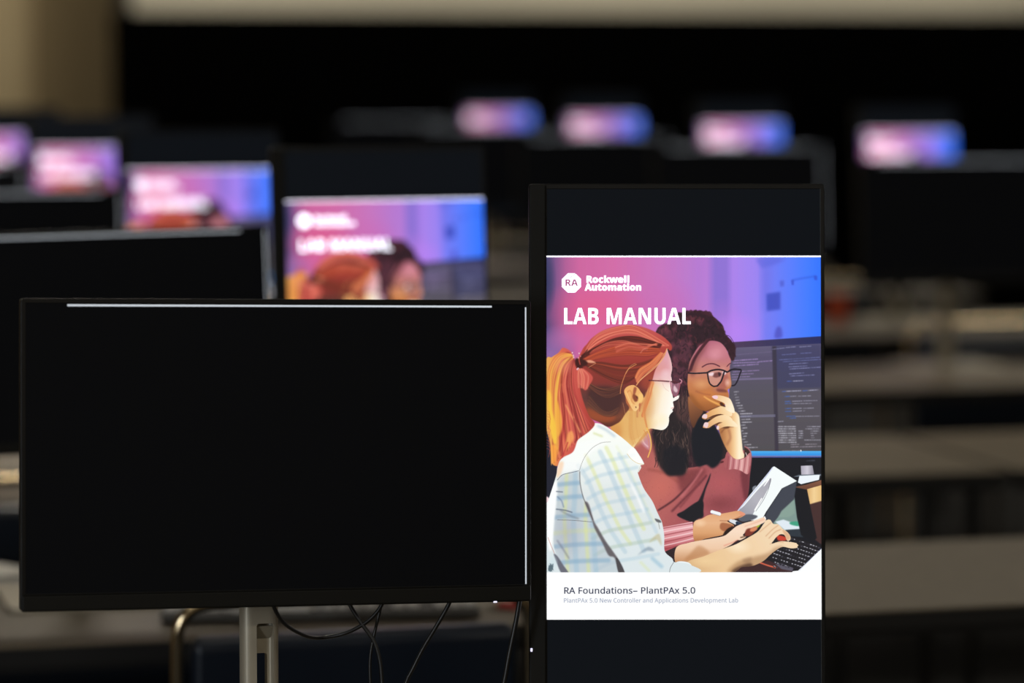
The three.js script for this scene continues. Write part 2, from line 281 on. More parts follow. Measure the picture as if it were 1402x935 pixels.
    fill(E(690, 300, 720, 280, 800, 380, 860, 440, 770, 420), rgba(130, 74, 36, 0.5), 1.6);
  });
  strands(D(860, 350, 790, 440, 730, 540, 690, 660), D(900, 340, 830, 420, 760, 520, 715, 640), 22, [[70, 28, 40], [50, 20, 30], [110, 52, 60]], 1, 0.6, 2);
  spot(978, 486, 12, 10, [226, 152, 166], 0.6);
  line(D(822, 606, 870, 580, 930, 576, 988, 600), '#63303c', 1.7, 0.25); line(D(1060, 600, 1085, 575, 1098, 570), '#63303c', 1.3, 0.25);
  fill(E(880, 70, 960, 52, 1020, 70, 1010, 140, 970, 190, 930, 195, 895, 170), 'rgba(206,150,140,.75)', 0.4);
  fill(E(930, 80, 985, 68, 1000, 100, 960, 120, 925, 110), '#7a4644', 0.7); fill(E(975, 70, 1005, 80, 985, 110), '#3a2028', 0.4);
  fill(E(885, 80, 930, 70, 925, 100, 890, 100), 'rgba(245,225,235,.85)', 0.5); fill(E(1018, 62, 1050, 64, 1045, 90, 1020, 84), 'rgba(245,225,235,.85)', 0.4);
  line(E(690, 75, 760, 78, 870, 72), '#1c121c', 2.3, 0.1); line(E(870, 72, 910, 52, 975, 42, 1030, 52, 1060, 66, 1090, 50), '#1f1420', 2.3, 0.1);
  line(E(872, 76, 882, 140, 896, 178, 930, 203, 968, 198), '#1f1420', 2, 0.1); line(E(968, 198, 1005, 150, 1032, 68), '#1f1420', 2.3, 0.1);
  line(E(1085, 55, 1120, 42, 1192, 44, 1182, 90, 1160, 150, 1135, 190, 1108, 197), '#1d1526', 1.9, 0.1); line(E(1085, 50, 1130, 38, 1192, 44), '#1d1526', 2.2, 0.1);
  line(E(700, 70, 770, 70, 860, 66), 'rgba(225,190,190,.5)', 0.4);
  // her raised hand and cuff
  const hand2 = E(1050, 415, 1128, 440, 1172, 480, 1184, 560, 1192, 640, 1200, 720, 1212, 830, 1232, 880, 1150, 905, 1080, 850, 1020, 740, 985, 640, 975, 560, 1000, 480);
  fill(hand2, grad(988, 0, 1016, 0, 0, '#b07446', 0.35, '#dca06a', 0.62, '#f6d09c', 0.85, '#fff0d0', 1, '#ffe9c4'), 0.35);
  line(E(1075, 620, 1090, 700, 1060, 760), 'rgba(160,100,70,.6)', 3, 1.2); line(E(1000, 650, 1050, 600, 1120, 590), 'rgba(120,66,40,.55)', 1.6, 0.7);
  fill(E(880, 480, 1000, 440, 1080, 500, 1080, 600, 1000, 600, 930, 560), '#6a3f26', 0.6);
  fill(E(830, 600, 836, 575, 880, 545, 960, 492, 1050, 478, 1110, 520, 1090, 560, 1000, 545, 930, 572, 880, 603), grad(966, 590, 1000, 570, 0, '#d99a64', 0.5, '#f1c590', 1, '#ffe6bc'), 0.25);
  fill(E(958, 606, 978, 565, 1040, 528, 1110, 528, 1160, 590, 1060, 588, 1000, 604, 975, 622), grad(982, 590, 1008, 578, 0, '#dfa06c', 0.5, '#f6d29c', 1, '#ffefd0'), 0.25);
  fill(E(818, 505, 860, 462, 950, 410, 1020, 393, 1095, 430, 1100, 490, 1000, 470, 930, 482, 870, 522), grad(964, 570, 1000, 558, 0, '#d8955a', 0.45, '#f0bd80', 1, '#ffe8c0'), 0.25);
  fill(E(912, 302, 962, 288, 1040, 302, 1096, 335, 1132, 455, 1050, 428, 1038, 372, 990, 345, 950, 330), grad(975, 543, 1002, 556, 0, '#e9b080', 0.4, '#f6cf9e', 1, '#fff0d4'), 0.25);
  fill(E(830, 300, 900, 330, 985, 370, 990, 392, 900, 350), 'rgba(240,170,90,.8)', 0.5);
  fill(E(990, 362, 1010, 358, 1045, 400, 1000, 388), '#4e2614', 0.35);
  line(E(850, 525, 930, 485, 1000, 472), 'rgba(70,34,26,.85)', 1, 0.3); line(E(885, 608, 940, 578, 1010, 550), 'rgba(90,46,30,.7)', 0.8, 0.3); line(E(860, 440, 920, 420, 985, 395), 'rgba(90,46,30,.7)', 1, 0.35);
  fill(E(918, 300, 945, 290, 972, 300, 965, 322, 935, 322), '#f4cdd6', 0.2); fill(E(820, 500, 838, 470, 868, 478, 860, 512), '#f0cfd2', 0.2); fill(E(832, 585, 848, 550, 880, 556, 868, 600), '#f0cfd2', 0.2); fill(E(958, 605, 968, 582, 982, 588, 976, 618), '#f3d6d6', 0.2);
  fill(J(640, 85, 672, 100, 692, 150, 640, 190, 636, 150), '#3a2524', 0.4); line(J(650, 140, 660, 170), '#c9b8b4', 1, 0.3);
  const cuff = J(470, 130, 520, 186, 590, 206, 640, 188, 690, 140, 704, 190, 690, 260, 668, 345, 600, 312, 540, 296, 480, 300, 440, 260);
  fill(cuff, grad(995, 0, 1028, 0, 0, '#a8585c', 0.3, '#cc8488', 0.6, '#e0a3a2', 1, '#bd7074'), 0.3);
  clipTo(cuff, () => { for (let i = 0; i < 9; i++) { const x = 470 + i * 27; line(J(x + 14, 175, x + 6, 260, x - 6, 330), i % 2 ? 'rgba(245,205,200,.55)' : 'rgba(140,62,70,.6)', 1.5, 0.4); } });
  line(J(640, 80, 678, 105, 698, 150, 690, 260), '#b9737a', 1.4, 0.4);
  line(J(412, 232, 430, 226), '#4a1d22', 2.2, 0.4);
  // papers in her other hand
  fill(J(715, 470, 750, 455, 740, 500, 716, 505), '#7d838e', 0.4);
  fill(J(1000, 480, 1140, 415, 1112, 590, 980, 730, 900, 830, 800, 830, 860, 690), '#3e434e', 0.4, false);
  fill(J(990, 700, 1110, 590, 1118, 720, 1060, 760, 960, 760), '#87a096', 0.7, false);
  fill(J(912, 274, 925, 272, 1140, 412, 995, 482, 930, 578, 840, 712, 800, 790, 700, 790, 560, 705, 700, 530, 800, 410), '#f6fbfb', 0.25, false);
  fill(J(886, 385, 884, 440, 845, 520, 800, 600, 730, 705, 690, 760, 560, 720, 640, 640, 780, 480), grad(1010, 700, 1054, 660, 0, '#9a9aa6', 0.5, '#b4b3bc', 1, '#a9a8b2'), 0.3);
  line(J(905, 285, 800, 425, 700, 545, 570, 700), '#ccd2ec', 1.4, 0.3); fill(J(820, 460, 860, 400, 876, 395, 835, 452), '#ffffff', 0.2); line(J(735, 690, 800, 580), '#fff', 1.6, 0.3);
  line(J(745, 700, 820, 590, 870, 480, 886, 390), 'rgba(84,84,96,.8)', 0.6, 0.2);
  fill(L(580, 140, 660, 100, 760, 115, 720, 150, 620, 170), '#565a66', 0.5);
  // her lower sleeve and pen hand
  const cuffL = raw(905, 722, 927, 718, 947.5, 714.2, 950.5, 741, 928, 747, 908, 756);
  fill(cuffL, grad(0, 716, 0, 752, 0, '#eeb6bc', 0.5, '#dc8f95', 1, '#b05058'), 0.3, false);
  clipTo(cuffL, () => { for (let i = 0; i < 7; i++) line(raw(904, 724 + i * 4.8, 926, 720 + i * 4.6, 951, 716 + i * 4.1), i % 2 ? 'rgba(255,226,226,.8)' : 'rgba(150,56,66,.75)', 1.4, 0.35); }, false);
  line(L(325, 76, 600, 195), '#e6ebf0', 4.4, 0.2);
  fill(L(150, 182, 230, 140, 300, 104, 420, 92, 500, 78, 580, 66, 636, 90, 640, 104, 600, 130, 520, 150, 470, 165, 530, 200, 520, 228, 450, 262, 430, 296, 330, 318, 260, 334, 155, 352), grad(0, 700, 0, 740, 0, '#e0a274', 0.4, '#e8b488', 0.75, '#dba06e', 1, '#b87a4c'), 0.3);
  fill(L(420, 180, 530, 205, 500, 240, 440, 262, 400, 230), 'rgba(150,80,50,.75)', 0.7); line(L(400, 160, 470, 162, 540, 145, 620, 110), 'rgba(140,74,52,.7)', 0.9, 0.4); fill(L(470, 240, 530, 215, 470, 290, 430, 296), '#23130f', 0.5);
  spot(958, 716, 10, 7, [250, 214, 176], 0.7); fill(L(590, 75, 632, 88, 640, 108, 600, 112), 'rgba(232,140,120,.7)', 0.5);
  line(L(325, 76, 395, 96), '#f3f6f8', 4.6, 0.2); line(L(505, 160, 550, 182), '#dfe4ea', 4.2, 0.2); line(L(565, 182, 600, 195), '#23344c', 4.4, 0.2); line(L(318, 90, 395, 112), 'rgba(120,130,150,.6)', 0.8, 0.2);
  // laptop with keys
  fill(L(1070, 310, 1380, 395, 1380, 430, 1165, 640, 1085, 650, 820, 545, 780, 500, 920, 340), '#15131b', 0.3, false);
  fill(L(540, 640, 620, 600, 760, 560, 860, 540, 1100, 640, 1080, 655, 540, 655), '#3d2225', 0.5, false);
  line(L(780, 562, 860, 590, 930, 610), '#e0674a', 1.8, 0.4); fill(L(930, 575, 990, 570, 1105, 615, 1095, 645, 990, 625), '#5a5664', 0.4, false);
  for (let r = 0; r < 9; r++) for (let k = 0; k < 14; k++) { const u = 1085 + k * 26 - r * 34, v = 325 + k * 8.5 + r * 29; if (u > 905 && u < 1372 - Math.max(0, v - 420) * 1.0 && v < 600) { fill(L(u, v, u + 17, v + 5, u + 8, v + 20, u - 9, v + 14), R() < 0.5 ? '#3a3842' : '#26242c', 0.1, false); if (R() < 0.75) line(L(u - 2 + R() * 6, v + 4, u + 6 + R() * 10, v + 8), rgba(225, 225, 235, 0.75), 0.9, 0.12); } }
  fill(L(950, 300, 1030, 318, 1035, 350, 960, 350), '#c8402e', 0.6);
  fill(L(1380, 425, 1380, 700, 1060, 700, 1100, 645, 1150, 640), '#fdfeff', 0.3, false); line(L(1160, 640, 1240, 560, 1374, 424), 'rgba(120,140,190,.6)', 0.5, 0.2, false);
  fill(L(740, 205, 790, 190, 770, 225, 745, 225), '#a8b83a', 0.4);
  // ---- front woman's hands
  const farArm = L(-20, 420, 100, 372, 210, 350, 330, 330, 440, 306, 500, 262, 560, 214, 640, 182, 740, 155, 815, 128, 838, 140, 836, 168, 780, 200, 700, 232, 655, 262, 620, 300, 650, 315, 600, 345, 560, 350, 500, 395, 400, 442, 260, 500, 130, 545, -20, 570);
  fill(farArm, grad(0, 705, 0, 770, 0, '#f7d3b6', 0.35, '#f8dcc4', 0.7, '#efc9a8', 1, '#c68e62'), 0.3);
  fill(L(200, 400, 300, 470, 200, 510, 60, 540, 120, 470), 'rgba(176,116,70,.5)', 1.6); line(L(440, 400, 520, 370, 570, 345), 'rgba(226,140,120,.7)', 1.4, 0.6); fill(L(660, 240, 740, 240, 700, 300, 640, 305), '#7c3427', 0.6); line(L(640, 215, 740, 180, 820, 150), 'rgba(226,140,120,.5)', 1.2, 0.6); line(L(600, 322, 640, 312), '#6a4a34', 1.6, 0.4);
  fill(L(700, 232, 752, 216, 760, 240, 730, 262, 690, 262), '#d98a62', 0.5); line(L(828, 122, 838, 142), '#fff', 1.4, 0.2);
  const nearArm = L(80, 562, 250, 500, 400, 440, 540, 392, 640, 340, 760, 268, 810, 205, 845, 158, 882, 152, 912, 190, 960, 196, 1000, 236, 1050, 272, 1076, 312, 1074, 345, 1045, 352, 1020, 300, 978, 292, 940, 320, 915, 352, 900, 380, 985, 358, 1080, 366, 1140, 378, 1165, 396, 1140, 420, 1080, 426, 1000, 412, 930, 450, 880, 490, 820, 545, 740, 585, 680, 600, 610, 606, 560, 640, 500, 660, 150, 660);
  fill(nearArm, grad(950, 780, 1050, 720, 0, '#dcb484', 0.3, '#ecc898', 0.6, '#f0cfa4', 1, '#f4d8b4'), 0.3);
  clipTo(nearArm, () => {
    fill(L(480, 660, 560, 560, 680, 520, 860, 470, 930, 420, 1000, 420, 800, 620), 'rgba(150,104,66,.5)', 2.2); fill(L(520, 660, 560, 610, 700, 570, 700, 680), 'rgba(70,44,34,.75)', 1.4);
    fill(L(620, 530, 700, 510, 690, 560, 630, 560), 'rgba(120,86,64,.35)', 1.6); spot(1010, 748, 20, 12, [255, 236, 206], 0.8); spot(965, 768, 26, 10, [244, 212, 160], 0.7);
    line(L(780, 270, 840, 220, 890, 180), 'rgba(190,130,90,.6)', 1, 0.5); line(L(840, 310, 900, 250, 960, 205), 'rgba(190,130,90,.6)', 1, 0.5); line(L(870, 330, 930, 270, 985, 245), 'rgba(180,120,80,.6)', 1, 0.5); line(L(880, 385, 940, 365, 1010, 370), 'rgba(190,140,100,.5)', 1, 0.5);
    fill(L(1000, 245, 1060, 285, 1076, 330, 1040, 350, 1020, 300), 'rgba(200,140,96,.5)', 0.8);
  });
  line(L(1145, 380, 1165, 398, 1150, 408), '#171016', 2, 0.25);
  fill(L(-20, 560, 80, 556, 130, 590, 165, 660, -20, 660), '#eef6f8', 0.3);
  // ---- front woman: neck and face in profile
  fill(raw(858, 470, 905, 470, 912, 500, 905, 560, 880, 600, 862, 605, 850, 560), '#b9683c', 0.5);
  const neck1 = F(640, 410, 700, 330, 760, 260, 900, 280, 1000, 420, 965, 465, 920, 530, 870, 600, 850, 640, 760, 600, 700, 500);
  fill(neck1, grad(840, 580, 880, 600, 0, '#dfa458', 0.35, '#efc678', 0.7, '#fbe6a8', 1, '#fdf2cc'), 0.3);
  line(F(800, 310, 860, 400, 880, 500, 850, 590), 'rgba(200,130,60,.6)', 0.7, 0.3); fill(F(780, 280, 900, 290, 980, 420, 900, 380), 'rgba(190,130,70,.6)', 1.6);
  const face1 = raw(862, 600, 866, 560, 872, 530, 884, 508, 896, 488, 906, 474, 912.5, 477, 915, 484, 918, 492, 919.6, 500, 919.8, 506, 918.4, 514, 919.5, 520, 920, 536, 921.6, 545, 925, 542, 929, 542.4, 928.2, 546, 924.5, 548.4, 921.2, 550, 921.6, 554, 922.2, 558, 920.2, 561, 920.8, 563.4, 917.5, 567, 915.6, 571, 915.6, 576, 914.4, 582, 911, 586.6, 906, 588.8, 899, 588, 890, 586.8, 884, 590, 876, 598);
  fill(face1, grad(866, 540, 922, 550, 0, '#c4834e', 0.28, '#dca26c', 0.5, '#efcd9f', 0.72, '#fdf0da', 1, '#fffdf6'), 0.3);
  clipTo(face1, () => { fill(raw(888, 470, 916, 474, 921, 505, 919, 519, 898, 521, 880, 520), 'rgba(222,152,166,.9)', 4); spot(898, 505, 20, 16, [224, 150, 140], 0.8); spot(912, 512, 9, 9, [240, 196, 204], 0.8); spot(904, 575, 15, 12, [255, 240, 200], 0.7); spot(912, 520, 20, 16, [242, 206, 206], 0.7); spot(880, 555, 18, 34, [214, 152, 92], 0.75); spot(884, 580, 18, 12, [244, 210, 150], 0.6); line(E(440, 170, 460, 220, 500, 250), 'rgba(214,160,150,.5)', 0.6, 0.3); line(E(410, 140, 460, 155, 515, 160), 'rgba(190,120,120,.45)', 2, 1); line(E(525, 415, 548, 405), 'rgba(230,150,140,.7)', 1.2, 0.4); });
  spot(846, 592, 22, 20, [206, 132, 66], 0.75); spot(862, 577, 12, 16, [214, 150, 84], 0.6);
  fill(raw(856, 566, 872, 556, 884, 572, 888, 590, 876, 606, 862, 612, 852, 596), 'rgba(228,178,106,.85)', 3);
  strands(raw(902, 486, 890, 504, 884, 524, 880, 548), raw(892, 494, 878, 516, 872, 540, 872, 572), 46, [[190, 90, 56], [214, 126, 78], [150, 66, 44], [236, 178, 118]], 0.7, 0.5, 2);
  strands(raw(874, 560, 880, 585, 884, 600), raw(862, 560, 860, 590, 864, 610), 16, [[236, 186, 110], [210, 140, 76]], 0.5, 0.4, 2);
  // shirt
  const shirt = F(340, 500, 420, 440, 480, 378, 560, 386, 650, 440, 760, 520, 850, 600, 880, 625, 930, 700, 955, 745, 962, 770, 930, 778, 935, 800, 912, 842, 905, 860, 960, 1000, 1040, 1120, 1085, 1220, 1118, 1290, 1135, 1330, 1155, 1450, 1160, 1600, 1230, 1670, 1248, 1705, 1300, 1710, 1402, 1730, 1402, 1815, 0, 1815, 0, 1210, 40, 1120, 90, 970, 120, 870, 160, 720);
  fill(shirt, grad(0, 590, 0, 784, 0, '#fbfdf6', 0.2, '#f2f8f4', 0.45, '#dfe6e6', 1, '#dce7ea'), 0.3);
  clipTo(shirt, () => {
    const st = (p, col, w, b = 0.9) => line(p, col, w, b);
    const Y = (a) => rgba(220, 226, 140, a * 0.62), U = (a) => rgba(156, 190, 212, a * 0.62);
    // sleeve stripes
    st(I(400, 160, 460, 280, 530, 440, 590, 580, 650, 700, 740, 880, 830, 1010), Y(0.7), 5); st(I(600, 90, 670, 230, 730, 380, 790, 520, 840, 640, 900, 760, 960, 870), Y(0.75), 5.4); st(I(700, 80, 800, 260, 900, 480, 980, 650, 1060, 800), Y(0.25), 4);
    st(I(330, 260, 420, 400, 480, 540, 560, 720, 640, 880, 780, 1090), U(0.55), 6); st(I(540, 130, 620, 290, 700, 480, 770, 640, 850, 830, 960, 1080), U(0.6), 6.5); st(I(720, 150, 800, 300, 880, 470, 960, 640, 1080, 900), U(0.45), 5);
    for (const [a, b] of [[250, 0.45], [370, 0.5], [520, 0.5], [640, 0.45], [770, 0.5], [900, 0.5], [1060, 0.5], [1200, 0.45]]) st(I(360 + a * 0.12, a + 60, 480 + a * 0.15, a - 10, 640 + a * 0.2, a - 50, 800 + a * 0.25, a - 90), (a / 10) % 4 < 2 ? U(b) : rgba(176, 196, 180, b), 5);
    // back panel stripes
    const back = I(130, 420, 230, 330, 330, 310, 350, 460, 400, 620, 460, 780, 560, 960, 680, 1110, 740, 1290, 210, 1290, 120, 1120, 90, 900);
    clipTo(back, () => { fill(back, 'rgba(176,190,198,.55)', 3); for (const [x, k] of [[200, 'Y'], [285, 'U'], [400, 'Y'], [470, 'U']]) st(I(x + 20, 330, x + 10, 600, x, 800, x + 30, 1290), k === 'Y' ? Y(0.75) : U(0.75), k === 'Y' ? 5 : 7, 1.1); for (const [y, k] of [[430, 'U'], [560, 'U'], [740, 'U'], [890, 'G'], [1020, 'U'], [1180, 'U']]) st(I(100, y + 20, 300, y, 620, y - 10), k === 'U' ? rgba(130, 168, 196, 0.55) : Y(0.5), 6, 1.2); spot(775, 730, 26, 40, [150, 150, 168], 0.35); });
    fill(I(120, 320, 180, 210, 350, 40, 620, 10, 560, 60, 440, 160, 380, 240, 340, 305, 230, 320), 'rgba(252,254,252,.7)', 2.2); fill(I(30, 600, 100, 420, 130, 480, 100, 800, 70, 1080, 30, 950), '#fdfefe', 1);
    fill(I(120, 340, 140, 240, 190, 230, 170, 330, 130, 380), 'rgba(250,214,180,.8)', 1.2); st(F(520, 400, 600, 440, 680, 500), 'rgba(160,186,206,.6)', 3, 1.4); st(F(480, 470, 560, 500), 'rgba(214,222,150,.7)', 2.4, 1);
    // seams, folds
    st(I(130, 400, 180, 350, 260, 330, 335, 312), 'rgba(96,100,116,.8)', 0.9, 0.3); st(I(120, 510, 180, 515), 'rgba(70,80,100,.8)', 1.2, 0.4); st(I(120, 680, 200, 690, 270, 710), 'rgba(70,80,100,.8)', 1.4, 0.5); st(I(130, 560, 170, 600, 190, 660), 'rgba(110,130,160,.7)', 1.6, 0.6);
    st(I(342, 310, 365, 240, 400, 170, 470, 90, 560, 42, 640, 35), 'rgba(120,116,110,.75)', 0.6, 0.2); st(L7(130, 152, 280, 156, 460, 172), 'rgba(90,88,92,.75)', 0.7, 0.2); st(L7(160, 60, 250, 110, 330, 140), 'rgba(120,130,140,.7)', 2, 1);
    st(I(345, 320, 350, 440, 380, 570, 430, 680, 470, 780), 'rgba(88,86,90,.75)', 1.2, 0.35);
    fill(L7(395, -10, 430, 0, 480, 160, 520, 230, 590, 350, 660, 450, 720, 540, 770, 660, 720, 660, 680, 520, 620, 490, 560, 370, 490, 240, 460, 150), 'rgba(84,76,80,.85)', 0.8); fill(L7(690, 520, 720, 540, 775, 660, 720, 660), '#4a474c', 0.4);
    fill(L7(95, 480, 130, 500, 190, 590, 235, 660, 170, 660, 130, 580), '#6a6c78', 0.7); st(L7(130, 350, 190, 440, 240, 520), 'rgba(110,112,130,.6)', 2, 1); st(L7(40, 320, 70, 400, 100, 470), 'rgba(200,140,130,.8)', 0.8, 0.3);
    fill(L7(1010, 370, 1060, 310, 1110, 290, 1130, 400, 1080, 340), 'rgba(190,176,130,.55)', 1); fill(L7(900, 490, 1000, 410, 1060, 450, 980, 450), 'rgba(110,130,150,.55)', 1.2); fill(L7(1065, 140, 1115, 155, 1125, 178, 1085, 172), 'rgba(80,80,84,.85)', 0.4); st(L7(1100, 180, 1112, 240), 'rgba(130,120,100,.8)', 0.6, 0.2);
    st(L7(1245, 560, 1215, 610, 1205, 655), 'rgba(90,90,96,.8)', 0.7, 0.2); st(L7(1040, 520, 1130, 600), 'rgba(150,190,214,.6)', 5, 1.4); st(L7(930, 560, 1010, 640), Y(0.5), 4, 1.2);
    fill(I(800, 150, 860, 90, 940, 210, 960, 250, 900, 250, 840, 200), 'rgba(255,255,252,.8)', 0.8); st(I(800, 150, 840, 200, 900, 240, 960, 250), 'rgba(220,196,140,.8)', 0.8, 0.3); st(I(905, 325, 915, 300, 930, 262), 'rgba(190,176,150,.7)', 0.6, 0.2);
    st(I(840, 440, 900, 560, 960, 700), 'rgba(255,255,255,.8)', 3.5, 1.4);
    spot(756, 770, 8, 12, [206, 226, 232], 0.8); for (let i = 0; i < 26; i++) fill(raw(749 + R() * 8, 770 + R() * 12, 750 + R() * 8, 771 + R() * 12, 749 + R() * 8, 773 + R() * 9), 'rgba(90,110,120,.5)', 0.3);
  });
  // ---- front woman's red hair
  const hair = C(372, 300, 415, 245, 460, 190, 540, 130, 620, 95, 700, 74, 830, 60, 940, 78, 1050, 118, 1150, 175, 1222, 246, 1232, 290, 1215, 310, 1182, 290, 1165, 350, 1120, 410, 1070, 500, 1040, 600, 1000, 680, 960, 760, 905, 690, 860, 650, 790, 690, 790, 800, 820, 860, 780, 920, 740, 980, 700, 1010, 620, 1040, 540, 1000, 440, 950, 380, 850, 330, 700, 310, 560, 320, 440);
  fill(hair, grad(0, 444, 0, 585, 0, '#c8585a', 0.18, '#b8463c', 0.38, '#96332c', 0.55, '#82302a', 0.72, '#5c322f', 0.9, '#78402c', 1, '#54261e'), 0.4);
  clipTo(hair, () => {
    fill(F(430, 60, 560, 20, 740, 60, 740, 200, 690, 290, 560, 280, 450, 180), 'rgba(66,36,36,.9)', 2.2);
    fill(F(420, 230, 560, 290, 690, 310, 640, 360, 500, 350, 430, 300), 'rgba(160,74,40,.8)', 1.8);
    strands(C(400, 330, 520, 230, 700, 150, 900, 150, 1120, 260), C(420, 280, 520, 150, 700, 90, 880, 75, 1200, 260), 90, [[226, 112, 92], [214, 88, 76], [150, 46, 40], [236, 136, 110]], 0.8, 0.55);
    strands(C(360, 400, 520, 300, 740, 230, 950, 260, 1100, 300), C(350, 370, 500, 280, 700, 190, 900, 180, 1130, 250), 58, [[84, 24, 20], [60, 18, 16], [110, 36, 26]], 0.9, 0.6);
    strands(C(380, 420, 560, 380, 780, 360, 1000, 360, 1120, 330), C(360, 400, 540, 310, 760, 250, 960, 270, 1110, 290), 80, [[190, 78, 46], [150, 52, 34], [110, 34, 26], [206, 92, 58]], 0.8, 0.55);
    strands(C(380, 430, 500, 520, 640, 600, 760, 640, 830, 600), C(380, 420, 560, 420, 760, 440, 940, 420, 1060, 380), 110, [[176, 76, 44], [92, 32, 26], [140, 54, 34], [70, 26, 24]], 0.8, 0.5);
    strands(F(400, 0, 520, 100, 620, 130, 740, 90), F(400, -40, 520, 30, 640, 40, 760, 0), 50, [[150, 84, 60], [70, 34, 30], [54, 30, 30]], 0.7, 0.5);
    strands(F(420, 200, 540, 290, 640, 310, 700, 280), F(440, 100, 540, 220, 620, 260, 720, 220), 40, [[120, 70, 50], [60, 34, 32]], 0.7, 0.45);
    strands(C(900, 620, 960, 540, 1060, 460, 1150, 340), C(880, 560, 920, 480, 1020, 420, 1120, 330), 60, [[222, 120, 72], [196, 84, 52], [240, 160, 110]], 0.8, 0.6);
    fill(C(960, 560, 1040, 500, 1060, 620, 1000, 690, 940, 640), 'rgba(170,74,52,.6)', 2.4);
    line(C(440, 330, 560, 260, 700, 240), 'rgba(46,12,12,.5)', 1.8, 1); strands(C(480, 300, 620, 230, 780, 215, 960, 270), C(440, 340, 600, 270, 800, 260, 1000, 320), 46, [[206, 84, 66], [120, 38, 32], [226, 116, 92]], 0.7, 0.5); strands(C(700, 330, 820, 290, 940, 300, 1080, 240), C(680, 260, 800, 220, 940, 230, 1090, 260), 34, [[214, 92, 70], [170, 58, 46], [240, 140, 110]], 0.6, 0.5);
    line(C(930, 330, 960, 295, 1000, 290), 'rgba(236,150,130,.6)', 1, 0.4); line(C(1000, 260, 1100, 240), 'rgba(240,140,104,.5)', 1.2, 0.5);
  });
  line(C(1185, 290, 1140, 390, 1060, 480, 940, 580, 890, 640), 'rgba(240,170,110,.85)', 1.3, 0.3); line(C(1160, 330, 1110, 420, 1000, 520, 930, 590), 'rgba(250,200,150,.6)', 0.7, 0.2);
  line(C(890, 440, 810, 490, 770, 570, 742, 660, 735, 720), 'rgba(220,140,84,.9)', 0.9, 0.2); line(C(880, 430, 830, 460, 790, 530), 'rgba(240,180,120,.6)', 0.6, 0.2);
  fill(C(380, 410, 450, 400, 500, 425, 430, 425), 'rgba(244,176,140,.85)', 0.5); line(C(430, 470, 500, 430), 'rgba(240,170,120,.7)', 0.6, 0.2);
  strands(E(330, 140, 300, 240, 280, 340, 240, 480), E(360, 170, 340, 240, 330, 300, 250, 500), 26, [[214, 110, 60], [180, 74, 48], [240, 170, 100]], 0.7, 0.5);
  strands(F(980, 80, 950, 200, 960, 320, 990, 420), F(1040, 80, 1010, 160, 990, 280, 1000, 440), 14, [[232, 160, 90], [250, 200, 130], [190, 96, 60]], 0.6, 0.5);
  line(F(990, 420, 1020, 500, 1030, 600, 1000, 700), 'rgba(246,190,90,.95)', 1.5, 0.3); line(F(960, 440, 1000, 520, 1015, 640), 'rgba(220,120,60,.6)', 0.8, 0.3);
  line(F(760, 180, 790, 320), 'rgba(240,170,110,.5)', 0.6, 0.2);
  // ear
  fill(F(772, 70, 800, 25, 858, 8, 905, 35, 930, 70, 955, 110, 945, 150, 912, 190, 912, 225, 885, 258, 860, 250, 832, 210, 800, 150), grad(856, 528, 880, 560, 0, '#f0b06a', 0.5, '#eeb26c', 1, '#f7d090'), 0.3);
  fill(F(870, 28, 892, 40, 880, 90, 860, 112, 858, 70), '#a4583c', 0.6); fill(F(850, 115, 868, 95, 905, 125, 908, 155, 880, 170, 862, 150), '#8a452c', 0.7); fill(F(885, 115, 905, 125, 902, 145), '#5c2a1e', 0.4);
  line(F(800, 80, 830, 60, 850, 110, 845, 160, 870, 190), 'rgba(206,130,74,.8)', 1.2, 0.5); line(F(790, 70, 815, 130, 845, 200), 'rgba(255,220,150,.7)', 1, 0.4); fill(F(920, 90, 960, 130, 940, 180, 905, 170), 'rgba(246,198,120,.9)', 0.8); line(F(884, 218, 886, 224), '#6a3a2a', 1.4, 0.2);
  // spectacles
  line(E(310, 146, 360, 148, 440, 152, 520, 158, 605, 168), '#54202c', 1.5, 0.15); line(E(360, 145, 470, 149), 'rgba(190,90,90,.6)', 0.5, 0.1);
  fill(E(515, 170, 560, 180, 610, 172, 600, 240, 575, 295, 545, 295, 525, 250), 'rgba(206,140,160,.6)', 0.3); line(E(520, 165, 524, 230, 540, 285, 570, 298, 592, 262, 606, 200, 612, 168), '#9a4c60', 1.1, 0.12); fill(E(548, 200, 560, 200, 585, 240, 570, 262, 545, 240), 'rgba(244,214,220,.8)', 0.5); line(E(605, 135, 625, 150, 615, 172), '#d08a9a', 1.3, 0.2); line(E(498, 120, 512, 140, 508, 180), 'rgba(240,190,200,.9)', 1, 0.3);
  fill(E(530, 325, 560, 320, 590, 300, 598, 282, 600, 300, 590, 322, 560, 335), '#fff6ee', 0.3);
  // pony tail
  const tail = C(270, 340, 230, 295, 180, 285, 140, 330, 80, 370, 20, 430, 20, 990, 60, 1200, 70, 1400, 80, 1390, 90, 1405, 130, 1415, 150, 1370, 190, 1330, 280, 1280, 320, 1180, 345, 1150, 440, 1080, 490, 1010, 440, 940, 400, 850, 360, 720, 340, 600, 320, 460);
  fill(tail, grad(748, 0, 812, 0, 0, '#e8ae5c', 0.14, '#ec9c50', 0.32, '#d8644c', 0.55, '#cf574e', 0.8, '#b84238', 1, '#a83c34'), 0.4);
